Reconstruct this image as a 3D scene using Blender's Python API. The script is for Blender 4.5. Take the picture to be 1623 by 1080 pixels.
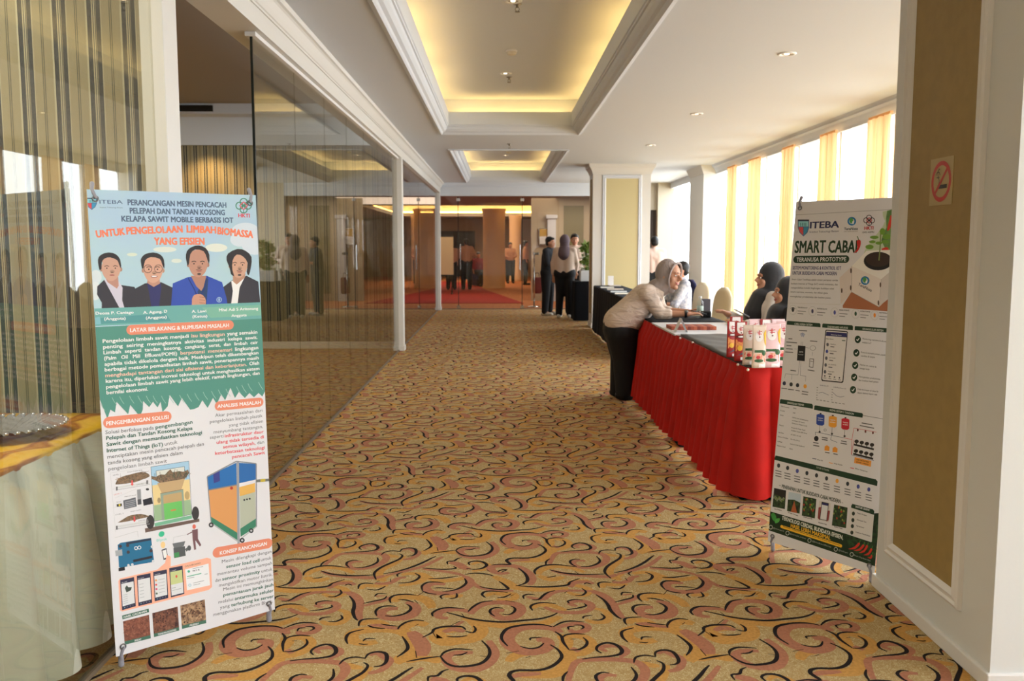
import bpy, bmesh, math, random
import numpy as np
from mathutils import Vector, Matrix, noise
from mathutils.geometry import tessellate_polygon
random.seed(7)
PI = math.pi
C = bpy.context.scene.collection
for o in list(bpy.data.objects): bpy.data.objects.remove(o)

# ---------------------------------------------------------------- camera
F = 1430.0; CX, CY = 811.5, 540.0; VX, VY = 792.0, 391.0; EYE = Vector((0, 0, 1.46))
ay = Vector(((VX-CX)/F, -(VY-CY)/F, -1)).normalized()
az = Vector((0, -ay.z, ay.y)).normalized()
ax = ay.cross(az)
R3 = Matrix((ax, ay, az))
cd = bpy.data.cameras.new('camera'); cam = bpy.data.objects.new('camera', cd); C.objects.link(cam)
cam.matrix_world = Matrix.Translation(EYE) @ R3.to_4x4()
cd.sensor_width = 36; cd.lens = F/1623*36; cd.clip_end = 200; cd.clip_start = .05
cd.dof.use_dof = True; cd.dof.focus_distance = 4.0; cd.dof.aperture_fstop = 5.0
bpy.context.scene.camera = cam

# ---------------------------------------------------------------- world / light / exposure
w = bpy.data.worlds.new('world'); bpy.context.scene.world = w; w.use_nodes = True
bg = w.node_tree.nodes['Background']; bg.inputs[0].default_value = (.87, .94, 1, 1); bg.inputs[1].default_value = 9.2
vs = bpy.context.scene.view_settings
vs.view_transform = 'Standard'; vs.look = 'None'; vs.gamma = 1; vs.exposure = 0.08; vs.use_curve_mapping = False
def area(name, loc, rot, sx, sy, power, col=(1, 1, 1), portal=False):
    d = bpy.data.lights.new(name, 'AREA'); d.shape = 'RECTANGLE'; d.size = sx; d.size_y = sy
    d.energy = power; d.color = col
    if portal: d.cycles.is_portal = True
    o = bpy.data.objects.new(name, d); C.objects.link(o); o.location = loc; o.rotation_euler = rot; return o
area('window_portal', (3.98, 6.1, 1.45), (0, PI/2, 0), 2.7, 20.2, 1, portal=True)
area('window_portal', (3.98, 19.2, 1.45), (0, PI/2, 0), 2.7, 3.2, 1, portal=True)
def spot(loc, power, col=(1, .82, .6), size=1.9, tgt=None):
    d = bpy.data.lights.new('downlight_beam', 'SPOT'); d.energy = power; d.color = col; d.spot_size = size; d.spot_blend = .8; d.shadow_soft_size = .04
    o = bpy.data.objects.new('downlight_beam', d); C.objects.link(o); o.location = loc
    if tgt: o.rotation_euler = (Vector(tgt)-Vector(loc)).to_track_quat('-Z', 'Y').to_euler()
    return o

# ---------------------------------------------------------------- helpers
def ray(x, y): return R3 @ Vector(((x-CX)/F, -(y-CY)/F, -1))
def at(px, x=None, y=None, z=None):
    r = ray(*px)
    t = x/r.x if x is not None else (y/r.y if y is not None else (z-EYE.z)/r.z)
    return EYE + r*t
def lin(c):
    c = c/255
    return c/12.92 if c <= .04045 else ((c+.055)/1.055)**2.4
MATS = {}
def rgb(c): return (lin(c[0]), lin(c[1]), lin(c[2]), 1)
def mat(name, c, rough=.7, metal=0, noise_amt=0, scale=20, bump=0, bscale=150, emit=0, spec=.4, trans=0, sheen=0, c2=None, bdist=.01, bstretch=None):
    if name in MATS: return MATS[name]
    m = bpy.data.materials.new(name); m.use_nodes = True; MATS[name] = m
    nt = m.node_tree; b = nt.nodes['Principled BSDF']
    b.inputs['Base Color'].default_value = rgb(c); b.inputs['Roughness'].default_value = rough
    b.inputs['Metallic'].default_value = metal; b.inputs['Specular IOR Level'].default_value = spec
    if sheen: b.inputs['Sheen Weight'].default_value = sheen
    tc = nt.nodes.new('ShaderNodeTexCoord')
    if noise_amt or c2:
        n = nt.nodes.new('ShaderNodeTexNoise'); n.inputs['Scale'].default_value = scale; n.inputs['Detail'].default_value = 4
        nt.links.new(tc.outputs['Object'], n.inputs['Vector'])
        r = nt.nodes.new('ShaderNodeMix'); r.data_type = 'RGBA'
        cc = c2 or tuple(max(0, v*(1-noise_amt)) for v in c)
        r.inputs[6].default_value = rgb(c); r.inputs[7].default_value = rgb(cc)
        rp = nt.nodes.new('ShaderNodeMapRange'); rp.inputs[1].default_value = .35; rp.inputs[2].default_value = .65
        nt.links.new(n.outputs[0], rp.inputs[0]); nt.links.new(rp.outputs[0], r.inputs[0]); nt.links.new(r.outputs[2], b.inputs['Base Color'])
    if bump:
        n2 = nt.nodes.new('ShaderNodeTexNoise'); n2.inputs['Scale'].default_value = bscale; n2.inputs['Detail'].default_value = 3
        if bstretch:
            mp = nt.nodes.new('ShaderNodeMapping'); mp.inputs['Scale'].default_value = bstretch; mp.inputs['Rotation'].default_value = (.3, .5, .2); nt.links.new(tc.outputs['Object'], mp.inputs['Vector']); nt.links.new(mp.outputs[0], n2.inputs['Vector']); n2.inputs['Distortion'].default_value = .8
        else: nt.links.new(tc.outputs['Object'], n2.inputs['Vector'])
        bn = nt.nodes.new('ShaderNodeBump'); bn.inputs['Strength'].default_value = bump; bn.inputs['Distance'].default_value = bdist
        nt.links.new(n2.outputs[0], bn.inputs['Height']); nt.links.new(bn.outputs[0], b.inputs['Normal'])
    if emit:
        b.inputs['Emission Color'].default_value = rgb(c); b.inputs['Emission Strength'].default_value = emit
    if trans:
        t = nt.nodes.new('ShaderNodeBsdfTranslucent'); t.inputs[0].default_value = rgb(c)
        mx = nt.nodes.new('ShaderNodeMixShader'); mx.inputs[0].default_value = trans
        out = nt.nodes['Material Output']
        nt.links.new(b.outputs[0], mx.inputs[1]); nt.links.new(t.outputs[0], mx.inputs[2]); nt.links.new(mx.outputs[0], out.inputs[0])
    return m
def glassmat(name, tint, refl=1.0, rough=0.0):
    m = bpy.data.materials.new(name); m.use_nodes = True; nt = m.node_tree; nt.nodes.clear()
    out = nt.nodes.new('ShaderNodeOutputMaterial'); t = nt.nodes.new('ShaderNodeBsdfTransparent'); t.inputs[0].default_value = (*tint, 1)
    g = nt.nodes.new('ShaderNodeBsdfGlossy'); g.inputs['Roughness'].default_value = rough
    ge = nt.nodes.new('ShaderNodeNewGeometry'); dt = nt.nodes.new('ShaderNodeVectorMath'); dt.operation = 'DOT_PRODUCT'
    nt.links.new(ge.outputs['Incoming'], dt.inputs[0]); nt.links.new(ge.outputs['Normal'], dt.inputs[1])
    def mth(op, a, b=None, clamp=False):
        n = nt.nodes.new('ShaderNodeMath'); n.operation = op; n.use_clamp = clamp
        if hasattr(a, 'links'): nt.links.new(a, n.inputs[0])
        else: n.inputs[0].default_value = a
        if b is not None: n.inputs[1].default_value = b
        return n.outputs[0]
    ab = mth('ABSOLUTE', dt.outputs['Value']); om = nt.nodes.new('ShaderNodeMath'); om.operation = 'SUBTRACT'; om.inputs[0].default_value = 1; om.use_clamp = True; nt.links.new(ab, om.inputs[1])
    fr = mth('MULTIPLY', mth('ADD', mth('MULTIPLY', mth('POWER', om.outputs[0], 5), .96), .04), refl, True)
    mx = nt.nodes.new('ShaderNodeMixShader'); nt.links.new(fr, mx.inputs[0])
    nt.links.new(t.outputs[0], mx.inputs[1]); nt.links.new(g.outputs[0], mx.inputs[2]); nt.links.new(mx.outputs[0], out.inputs[0])
    return m
def setp(o, label=None, cat=None, group=None, kind=None):
    if label: o['label'] = label
    if cat: o['category'] = cat
    if group: o['group'] = group
    if kind: o['kind'] = kind
    return o
def add(name, bm, m=None, parent=None, smooth=False, world=False):
    me = bpy.data.meshes.new(name)
    if isinstance(bm, bmesh.types.BMesh): bm.to_mesh(me); bm.free()
    else: me = bm
    o = bpy.data.objects.new(name, me); C.objects.link(o)
    if m is not None:
        for k in (m if isinstance(m, (list, tuple)) else [m]): me.materials.append(k)
    if smooth: me.polygons.foreach_set('use_smooth', [True]*len(me.polygons))
    if parent is not None:
        if world:
            P = parent.matrix_basis; q = parent.parent
            while q is not None: P = q.matrix_basis @ P; q = q.parent
            me.transform(P.inverted())
        o.parent = parent
    return o
def thing(name, label, cat, loc=(0, 0, 0), rz=0, group=None):
    o = bpy.data.objects.new(name, None); C.objects.link(o); o.location = loc; o.rotation_euler = (0, 0, rz); o.empty_display_size = .1
    return setp(o, label, cat, group)
def dup(root, loc=None, rz=None, label=None, group=None):
    def cp(o, par):
        c = o.copy(); C.objects.link(c); c.parent = par
        for ch in [k for k in bpy.data.objects if k.parent == o]: cp(ch, c)
        return c
    r = cp(root, None)
    if loc is not None: r.location = loc
    if rz is not None: r.rotation_euler = (0, 0, rz)
    if label: r['label'] = label
    if group: r['group'] = group
    return r
def struct(name, bm, m, parent=None, smooth=False):
    o = add(name, bm, m, parent, smooth)
    if parent is None: o['kind'] = 'structure'
    return o
def NB(): return bmesh.new()
def box(bm, x0, x1, y0, y1, z0, z1, bev=0, mi=0):
    v = [bm.verts.new((x, y, z)) for x in (x0, x1) for y in (y0, y1) for z in (z0, z1)]
    fs = [bm.faces.new([v[i] for i in q]) for q in ((0, 1, 3, 2), (4, 6, 7, 5), (0, 4, 5, 1), (2, 3, 7, 6), (0, 2, 6, 4), (1, 5, 7, 3))]
    for f in fs: f.material_index = mi
    if bev:
        es = list({e for f in fs for e in f.edges})
        bmesh.ops.bevel(bm, geom=es, offset=bev, segments=2, affect='EDGES', profile=.5)
    return bm
def quad(bm, pts, mi=0):
    f = bm.faces.new([bm.verts.new(p) for p in pts]); f.material_index = mi; return f
def ellip(bm, c, r, u=16, v=10, rot=None):
    m = Matrix.Translation(c) @ (rot.to_4x4() if rot else Matrix.Identity(4)) @ Matrix.Diagonal((*r, 1))
    bmesh.ops.create_uvsphere(bm, u_segments=u, v_segments=v, radius=1, matrix=m)
def cap(bm, a, b, ra, rb=None, n=12, flat=None):
    """tapered capsule from a to b"""
    a, b = Vector(a), Vector(b); rb = ra if rb is None else rb
    d = (b-a); L = d.length
    if L < 1e-6: ellip(bm, a, (ra,)*3, n, n//2+2); return
    q = d.to_track_quat('Z', 'Y').to_matrix()
    rings = []
    prof = [(-ra*math.sin(t), ra*math.cos(t)) for t in (1.45, 1.1, .7, .35)] + [(0, ra)] + [(L*k, ra+(rb-ra)*k) for k in (.5,)] + [(L, rb)] + [(L+rb*math.sin(t), rb*math.cos(t)) for t in (.35, .7, 1.1, 1.45)]
    for z, r in prof:
        rings.append([bm.verts.new(a + q @ Vector((r*math.cos(2*PI*i/n), r*math.sin(2*PI*i/n), z))) for i in range(n)])
    for p0, p1 in zip(rings, rings[1:]):
        for i in range(n): bm.faces.new((p0[i], p0[(i+1) % n], p1[(i+1) % n], p1[i]))
    bm.faces.new(rings[0][::-1]); bm.faces.new(rings[-1])
def cyl(bm, a, b, r, n=14, r2=None, mi=0):
    a, b = Vector(a), Vector(b); r2 = r if r2 is None else r2
    q = (b-a).to_track_quat('Z', 'Y').to_matrix()
    A = [bm.verts.new(a+q@Vector((r*math.cos(2*PI*i/n), r*math.sin(2*PI*i/n), 0))) for i in range(n)]
    B = [bm.verts.new(b+q@Vector((r2*math.cos(2*PI*i/n), r2*math.sin(2*PI*i/n), 0))) for i in range(n)]
    for i in range(n): bm.faces.new((A[i], A[(i+1) % n], B[(i+1) % n], B[i])).material_index = mi
    bm.faces.new(A[::-1]).material_index = mi; bm.faces.new(B).material_index = mi
def lathe(bm, prof, c=(0, 0, 0), n=24, squash=(1, 1), mi=0):
    rings = [[bm.verts.new((c[0]+r*math.cos(2*PI*i/n)*squash[0], c[1]+r*math.sin(2*PI*i/n)*squash[1], c[2]+z)) for i in range(n)] for r, z in prof]
    for p0, p1 in zip(rings, rings[1:]):
        for i in range(n): bm.faces.new((p0[i], p0[(i+1) % n], p1[(i+1) % n], p1[i])).material_index = mi
    return rings
def tube(bm, pts, r, n=8):
    for a, b in zip(pts, pts[1:]): cap(bm, a, b, r, r, n)
def rectring(bm, prof, x0, x1, y0, y1, mi=0):
    """sweep a profile of (outward offset, z) round a rectangle, mitred"""
    rings = [[bm.verts.new(p) for p in ((x0-d, y0-d, z), (x1+d, y0-d, z), (x1+d, y1+d, z), (x0-d, y1+d, z))] for d, z in prof]
    for p0, p1 in zip(rings, rings[1:]):
        for i in range(4): bm.faces.new((p0[i], p0[(i+1) % 4], p1[(i+1) % 4], p1[i])).material_index = mi
    return rings
def extr(bm, prof, axis, a, b, mi=0):
    """extrude an open profile of 2-tuples along axis x or y"""
    f = (lambda p, t: (t, p[0], p[1])) if axis == 'x' else (lambda p, t: (p[0], t, p[1]))
    A = [bm.verts.new(f(p, a)) for p in prof]; B = [bm.verts.new(f(p, b)) for p in prof]
    for i in range(len(prof)-1): bm.faces.new((A[i], A[i+1], B[i+1], B[i])).material_index = mi
def smoothpts(P, k=4):
    if len(P) < 3: return [Vector(p) for p in P]
    P = [Vector(p) for p in P]; out = []
    for i in range(len(P)-1):
        p0 = P[max(i-1, 0)]; p1 = P[i]; p2 = P[i+1]; p3 = P[min(i+2, len(P)-1)]
        for j in range(k):
            t = j/k
            out.append(.5*((2*p1)+(p2-p0)*t+(2*p0-5*p1+4*p2-p3)*t*t+(3*p1-p0-3*p2+p3)*t*t*t))
    out.append(P[-1]); return out
def remesh(bm, vox, sm=4):
    me = bpy.data.meshes.new('tmp'); bm.to_mesh(me); bm.free()
    o = bpy.data.objects.new('tmp', me); C.objects.link(o)
    r = o.modifiers.new('r', 'REMESH'); r.mode = 'VOXEL'; r.voxel_size = vox
    if sm: s = o.modifiers.new('s', 'SMOOTH'); s.iterations = sm; s.factor = .5
    dg = bpy.context.evaluated_depsgraph_get(); dg.update()
    m2 = bpy.data.meshes.new_from_object(o.evaluated_get(dg))
    bpy.data.objects.remove(o)
    return m2

# ---------------------------------------------------------------- materials
white = mat('white_paint', (212, 216, 222), .55, bump=.03, bscale=60)
cream = mat('cream_paint', (212, 210, 204), .5, bump=.03, bscale=60)
ceilm = mat('ceiling_paint', (208, 214, 222), .75)
gold = mat('gold_panel', (152, 127, 76), .6, noise_amt=.05, bump=.06, bscale=300)
yellowp = mat('yellow_panel', (200, 188, 142), .6)
dark = mat('dark_brown', (58, 46, 38), .6)
black = mat('black_cloth', (14, 16, 22), .85, spec=.2)
chrome = mat('chrome', (200, 200, 200), .2, 1)
blackp = mat('black_plastic', (22, 22, 25), .4)
whitep = mat('white_plastic', (225, 225, 225), .4)
glass_l = glassmat('partition_glass', (.87, .87, .81), .9)
glass_e = glassmat('end_glass', (.93, .92, .90), 1.1)
glass_w = glassmat('window_glass', (.98, .98, .98), .6)
tube_m = mat('cove_tube', (255, 206, 122), .5, emit=14)

def stripes():
    m = bpy.data.materials.new('striped_wallpaper'); m.use_nodes = True; nt = m.node_tree; b = nt.nodes['Principled BSDF']; b.inputs['Roughness'].default_value = .6
    tc = nt.nodes.new('ShaderNodeTexCoord'); sp = nt.nodes.new('ShaderNodeSeparateXYZ'); nt.links.new(tc.outputs['Object'], sp.inputs[0])
    d = nt.nodes.new('ShaderNodeMath'); d.operation = 'DIVIDE'; d.inputs[1].default_value = .139; nt.links.new(sp.outputs[0], d.inputs[0])
    fr = nt.nodes.new('ShaderNodeMath'); fr.operation = 'FRACT'; nt.links.new(d.outputs[0], fr.inputs[0])
    r = nt.nodes.new('ShaderNodeValToRGB'); r.color_ramp.interpolation = 'CONSTANT'
    base = (142, 132, 102); dk = (48, 50, 50); lt = (170, 164, 138); thin = (88, 82, 62)
    stops = [(0, lt), (.02, dk), (.15, lt), (.17, base), (.19, dk), (.21, lt), (.24, dk), (.26, base), (.28, dk), (.41, lt), (.43, base), (.66, thin), (.685, base), (.71, thin), (.735, base), (.97, lt)]
    while len(r.color_ramp.elements) < len(stops): r.color_ramp.elements.new(.5)
    for e, (p, c) in zip(r.color_ramp.elements, stops): e.position = p; e.color = rgb(c)
    nt.links.new(fr.outputs[0], r.inputs[0]); nt.links.new(r.outputs[0], b.inputs['Base Color']); return m
wallp = stripes()

# ---------------------------------------------------------------- floor with carpet scrolls
def carpetbase():
    m = mat('carpet_ground', (174, 146, 98), .95, spec=.1); nt = m.node_tree; b = nt.nodes['Principled BSDF']
    tc = nt.nodes.new('ShaderNodeTexCoord')
    n = nt.nodes.new('ShaderNodeTexNoise'); n.inputs['Scale'].default_value = 48; n.inputs['Detail'].default_value = 2; n.inputs['Distortion'].default_value = 2.2
    nt.links.new(tc.outputs['Object'], n.inputs['Vector'])
    r = nt.nodes.new('ShaderNodeValToRGB'); els = r.color_ramp.elements
    els[0].position = .46; els[0].color = rgb((170, 142, 96)); els[1].position = .54; els[1].color = rgb((168, 140, 94))
    e = els.new(.495); e.color = rgb((204, 190, 148)); e = els.new(.505); e.color = rgb((204, 190, 148))
    nt.links.new(n.outputs[0], r.inputs[0]); nt.links.new(r.outputs[0], b.inputs['Base Color'])
    n2 = nt.nodes.new('ShaderNodeTexNoise'); n2.inputs['Scale'].default_value = 400
    nt.links.new(tc.outputs['Object'], n2.inputs['Vector']); bn = nt.nodes.new('ShaderNodeBump'); bn.inputs['Strength'].default_value = .5; bn.inputs['Distance'].default_value = .003
    nt.links.new(n2.outputs[0], bn.inputs['Height']); nt.links.new(bn.outputs[0], b.inputs['Normal'])
    return m
cm = [carpetbase(), mat('carpet_ochre', (200, 150, 82), .95, noise_amt=.1, scale=90, spec=.1, bump=.3, bscale=400),
      mat('carpet_salmon', (178, 120, 94), .95, noise_amt=.1, scale=90, spec=.1, bump=.3, bscale=400), mat('carpet_black', (38, 32, 32), .95, spec=.1)]
Q = 1404
def s2(*p): return [(x+Q, y) for x, y in p]
OCH = [  # ochre bands: width, points (traced on the floor)
 (26, s2((850,150),(900,165),(965,170))), (34, s2((1010,165),(975,220),(905,270),(890,310),(925,355),(1000,375))),
 (46, [(310,905),(220,920),(120,905),(90,860),(140,820),(280,800),(420,800),(540,825),(610,890),(620,970),(570,1040),(470,1090)]),
 (22, [(1120,245),(1190,225),(1270,250),(1230,290),(1120,300)]),
 (30, [(700,320),(820,385),(1000,372),(1090,350)]), (30, [(520,335),(600,322),(700,330),(710,370),(640,405),(500,425)]),
 (26, [(175,455),(210,425),(300,430),(410,425)]), (40, [(1310,345),(1420,395),(1500,440),(1700,460),(1950,450)]),
 (22, [(890,525),(940,515),(1010,520),(1030,500)]), (30, [(1240,515),(1300,492),(1400,500),(1480,500),(1480,540),(1330,548)]),
 (42, [(455,565),(500,528),(600,522),(700,535),(760,575),(780,620)]),
 (40, [(1050,700),(1200,745),(1400,768),(1604,765),(1750,745),(1880,690)]), (22, [(1700,590),(1760,600)]),
 (32, [(185,765),(230,735),(340,742),(400,770)]), (44, [(510,830),(560,770),(650,745),(740,765)]),
 (46, [(830,860),(860,815),(960,800),(1040,800)]), (52, [(850,850),(960,890),(1100,885),(1180,840),(1190,780),(1110,720)]),
 (34, s2((520,890),(560,860),(640,858),(720,890),(740,950),(660,1010),(560,1010))),
 (30, s2((240,620),(270,595),(330,590),(420,600),(520,640))), (26, s2((690,715),(760,740),(860,735),(890,690),(850,640),(760,620))),
 (26, s2((540,480),(590,500),(680,510),(730,470),(680,440),(560,410),(600,385),(720,380))),
 (32, s2((285,330),(320,290),(430,262),(560,272),(680,310))), (34, s2((290,340),(400,375),(500,350))),
 (46, s2((400,95),(395,150),(320,200),(200,210),(60,210))), (34, s2((10,150),(60,120),(160,110))),
 (40, [(1000,30),(940,30),(1000,60),(1120,50),(1200,20)]), (30, s2((1060,305),(1100,300))), (40, s2((500,1010),(530,900),(470,850))),
 (40, [(690,130),(800,140),(900,120)]), (40, [(430,330),(330,380)]), (30, [(0,440),(60,470)]), (36, [(640,1040),(800,1060),(860,1080)])]
PNK = [
 (34, s2((690,215),(620,212),(580,235),(640,268),(740,270),(840,240),(872,190),(820,152),(700,140),(560,140),(450,148),(410,185),(385,240))),
 (26, s2((720,130),(770,105),(740,82),(660,75),(600,85),(640,102))), (32, s2((960,112),(1000,100),(1060,118),(1110,140),(1090,180),(1020,195))),
 (26, [(385,338),(560,300),(700,262),(790,222),(875,178)]), (60, [(600,820),(660,880),(705,960),(690,1030)]),
 (40, [(1190,108),(1080,108),(1020,135),(1080,178),(1220,185),(1310,145),(1330,100),(1290,50)]),
 (26, [(700,285),(850,300),(980,320),(1060,345)]), (44, [(930,228),(1000,240),(1050,270),(1100,285)]),
 (42, [(1440,315),(1370,322),(1300,300),(1290,265),(1400,252),(1510,265),(1600,310),(1645,370),(1620,420)]), (30, [(1430,220),(1500,210),(1620,205)]),
 (42, [(895,415),(790,412),(730,440),(770,482),(880,492),(1000,478),(1095,430),(1110,380),(1060,345)]),
 (26, [(1090,360),(1160,425),(1230,452),(1330,468),(1480,470)]), (44, [(60,480),(130,520),(155,580),(145,650),(160,720)]),
 (26, [(420,520),(370,552),(200,600)]), (22, [(300,518),(380,510)]),
 (46, [(490,622),(400,628),(340,662),(375,692),(470,708),(590,690),(645,640),(630,590),(560,568)]),
 (36, [(1100,655),(1040,635),(950,632),(850,655),(840,695),(920,705)]),
 (44, [(1110,670),(1180,605),(1280,575),(1400,570),(1510,592),(1540,640),(1480,695),(1380,705),(1315,670),(1340,640),(1400,640)]),
 (28, [(240,770),(330,765),(420,785),(505,795)]), (34, [(880,825),(960,800),(1060,820)]), (28, [(1050,730),(960,785)]),
 (56, s2((270,890),(350,890),(375,930),(330,975),(200,995),(80,960),(20,900),(40,840),(130,790),(270,778),(420,795),(470,830))),
 (34, s2((430,795),(520,765),(620,752),(700,772),(690,810),(590,825),(560,800))),
 (30, s2((190,520),(250,535),(330,540),(370,510),(430,480),(560,468),(760,475))),
 (32, s2((340,608),(420,642),(540,658),(680,650),(745,605),(700,565),(600,560),(560,585),(620,600))),
 (36, s2((400,295),(520,325),(700,340),(880,350),(960,330))), (34, s2((560,440),(600,400),(700,395),(760,410))),
 (30, s2((920,395),(1000,400),(1060,385),(1090,355),(1150,345))), (40, s2((570,960),(640,990)))]
BLK = [
 s2((615,265),(570,240),(560,215),(600,200),(645,203)), s2((650,262),(720,262),(790,240),(815,210),(785,175)), s2((352,252),(355,220),(385,195)),
 s2((480,138),(560,130),(650,125),(720,115),(735,95),(700,70),(640,60),(585,75),(575,95),(605,110)),
 s2((805,155),(820,130),(880,120),(950,127)), s2((950,145),(990,160),(985,190),(940,220),(880,260),(855,300),(870,330),(910,365)), s2((875,150),(915,145)),
 s2((945,125),(950,105),(1000,95),(1060,105),(1090,140),(1075,160),(1030,165)),
 [(60,925),(45,880),(80,830),(200,800)], [(525,860),(560,910),(575,960),(540,1000),(480,1040)], [(190,905),(220,880),(300,880)], [(155,922),(200,930),(235,925)],
 [(365,325),(480,305),(600,270),(700,230),(770,195),(815,175)], [(770,150),(880,135),(985,125)], [(640,985),(650,1045)],
 [(985,128),(1010,105),(1080,90),(1190,95)], [(985,125),(1020,155),(1080,172),(1170,170),(1250,155),(1295,120),(1290,85),(1245,50)],
 [(1065,120),(1120,117),(1155,105)], [(1235,122),(1280,128)], [(915,245),(915,220),(970,215),(1000,195),(1040,185)],
 [(700,275),(800,283),(900,287),(985,278),(965,262)], [(1105,250),(1095,230),(1140,217),(1210,222),(1250,250),(1210,278),(1140,287),(1075,278)],
 [(1165,245),(1195,245)], [(1250,290),(1275,305)], [(1290,250),(1370,243),(1450,245),(1420,215),(1440,197),(1500,190),(1620,192)],
 [(1345,310),(1365,295),(1420,290),(1375,312)], [(1520,275),(1575,320),(1600,370),(1580,405),(1510,428)],
 s2((95,425),(200,435),(330,438),(450,432),(540,420),(560,395),(640,365)), [(750,365),(850,365),(1005,345)],
 [(490,350),(485,330),(530,312)], [(635,320),(675,345),(650,375),(590,397),(490,405)], [(540,345),(590,345)],
 [(150,455),(160,420),(210,405),(280,410)], [(225,455),(300,465),(350,450),(385,430)],
 [(700,470),(695,430),(740,400),(810,395),(880,402)], [(695,470),(750,492),(820,500)], [(870,478),(970,465),(1040,435),(1075,400),(1060,365)],
 [(795,450),(850,445),(970,455)], [(655,515),(710,480)], [(1060,330),(1150,320),(1250,328),(1310,345)],
 [(1190,435),(1300,455),(1430,458),(1400,420),(1355,390)], [(870,543),(855,520),(880,505),(930,500)], [(930,540),(985,530),(995,510),(990,490)],
 [(1240,530),(1210,505),(1230,480),(1300,473),(1430,485)], [(1340,528),(1400,525),(1460,495)], [(1305,498),(1325,500)],
 [(75,515),(110,560),(115,610),(105,650),(120,700),(145,725)], [(290,520),(320,495),(400,498)], [(190,580),(280,560),(370,540),(392,515)],
 [(430,575),(420,540),(460,510),(560,500),(650,510)], [(490,545),(560,550),(625,570)], [(630,550),(665,580)],
 [(310,685),(298,650),(330,615),(400,600),(480,605)], [(380,685),(450,688),(540,670),(595,635),(595,605),(565,585)],
 [(790,690),(785,660),(850,625),(940,615),(1060,625)], [(905,655),(1000,680),(1100,708),(1250,730),(1400,738),(1554,725),(1704,710),(1804,685),(1854,660)],
 [(1035,665),(1055,690)], [(1090,650),(1130,610),(1200,570),(1300,555)], [(1320,690),(1280,660),(1285,630),(1330,615),(1390,620)],
 [(1380,670),(1440,675),(1485,650),(1490,620),(1455,600)], [(1410,553),(1490,568)],
 [(155,775),(160,740),(200,715),(330,708)], [(230,765),(280,785),(380,795)], [(345,755),(420,768),(490,775)], [(490,800),(505,775),(560,740),(640,722),(715,730)],
 [(635,770),(670,755)], [(700,870),(780,830),(800,800),(870,780),(960,775),(1040,780),(1070,805)], [(790,830),(815,870)], [(930,775),(1020,730)],
 [(1065,815),(1130,830),(1155,800),(1135,770)], [(905,862),(1000,865),(1085,855)],
 [(1430,945),(1378,885),(1390,830),(1450,785),(1604,760),(1734,762),(1810,780)], s2((430,820),(485,860),(500,910),(550,975)),
 s2((130,945),(210,965),(290,955),(335,918)), s2((220,895),(225,875),(320,870)), s2((415,780),(480,745),(560,730),(680,738)),
 s2((550,805),(545,780),(600,775)), s2((590,765),(650,765),(675,785),(650,800)), s2((490,880),(520,850),(600,838),(690,845)),
 s2((670,870),(705,905),(690,945),(630,975),(550,978)), s2((560,888),(600,882)), s2((165,540),(160,515),(200,500),(260,505)),
 s2((230,548),(290,545),(330,510),(370,485),(430,468)), s2((240,640),(220,610),(250,585),(330,572),(440,582)), s2((290,625),(340,630)),
 s2((530,632),(620,620),(695,600),(680,580)), s2((555,580),(540,560),(600,545),(670,550)), s2((670,710),(680,690),(750,680)),
 s2((750,720),(820,720),(855,695),(820,665)), s2((680,415),(700,403),(740,415)), s2((510,490),(535,475)), s2((600,510),(660,510),(695,480),(660,450)),
 s2((265,330),(255,300),(300,265),(380,248),(480,250),(600,265)), s2((385,290),(480,315),(600,328),(720,332),(865,325)), s2((360,355),(410,350),(440,340)),
 s2((600,305),(630,325)), s2((15,225),(20,200),(80,190),(200,190),(290,170),(350,130),(330,95),(280,70)), s2((0,110),(80,100)), s2((120,132),(155,125)),
 s2((920,390),(950,375)), s2((1030,360),(1050,385))]
TX, TY = 1.036, 1.131
def flo(p): return at((540+p[0]/5.4, 850+p[1]/5.4), z=0)
def ribbon(pts, wf, z, V, Fc, M, mi, k=3):
    P = smoothpts([(*flo(p).xy, 0) for p in pts], k)
    n = len(P); b = len(V)
    for i, p in enumerate(P):
        t = (P[min(i+1, n-1)]-P[max(i-1, 0)]).normalized(); nn = Vector((-t.y, t.x, 0)); h = wf(i/(n-1))/2
        V.append((p.x+nn.x*h, p.y+nn.y*h, z)); V.append((p.x-nn.x*h, p.y-nn.y*h, z))
    for i in range(n-1): Fc.append((b+2*i, b+2*i+1, b+2*i+3, b+2*i+2)); M.append(mi)
def carpet(k, kmap):
    V, Fc, M = [], [], []
    for i, (wd, p) in enumerate(OCH): ribbon(p, lambda t: wd*.00088*(.25+.75*math.sin(PI*min(1, max(0, t*.86+.07)))**.6)*1.5, .0003+i*4e-6, V, Fc, M, 1, k)
    for i, (wd, p) in enumerate(PNK): ribbon(p, lambda t: wd*.00088*(.25+.75*math.sin(PI*min(1, max(0, t*.86+.07)))**.6)*1.2, .0005+i*4e-6, V, Fc, M, 2, k)
    for i, p in enumerate(BLK):
        L = sum((flo(a)-flo(b)).length for a, b in zip(p, p[1:])); wd = min(.0165, .008+L*.034)
        ribbon(p, lambda t: wd*(.22+.78*math.sin(PI*min(1, max(0, t*.9+.05)))), .0007+i*2e-6, V, Fc, M, 3, k)
    return np.array(V), np.array(Fc), np.array(M)
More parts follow.
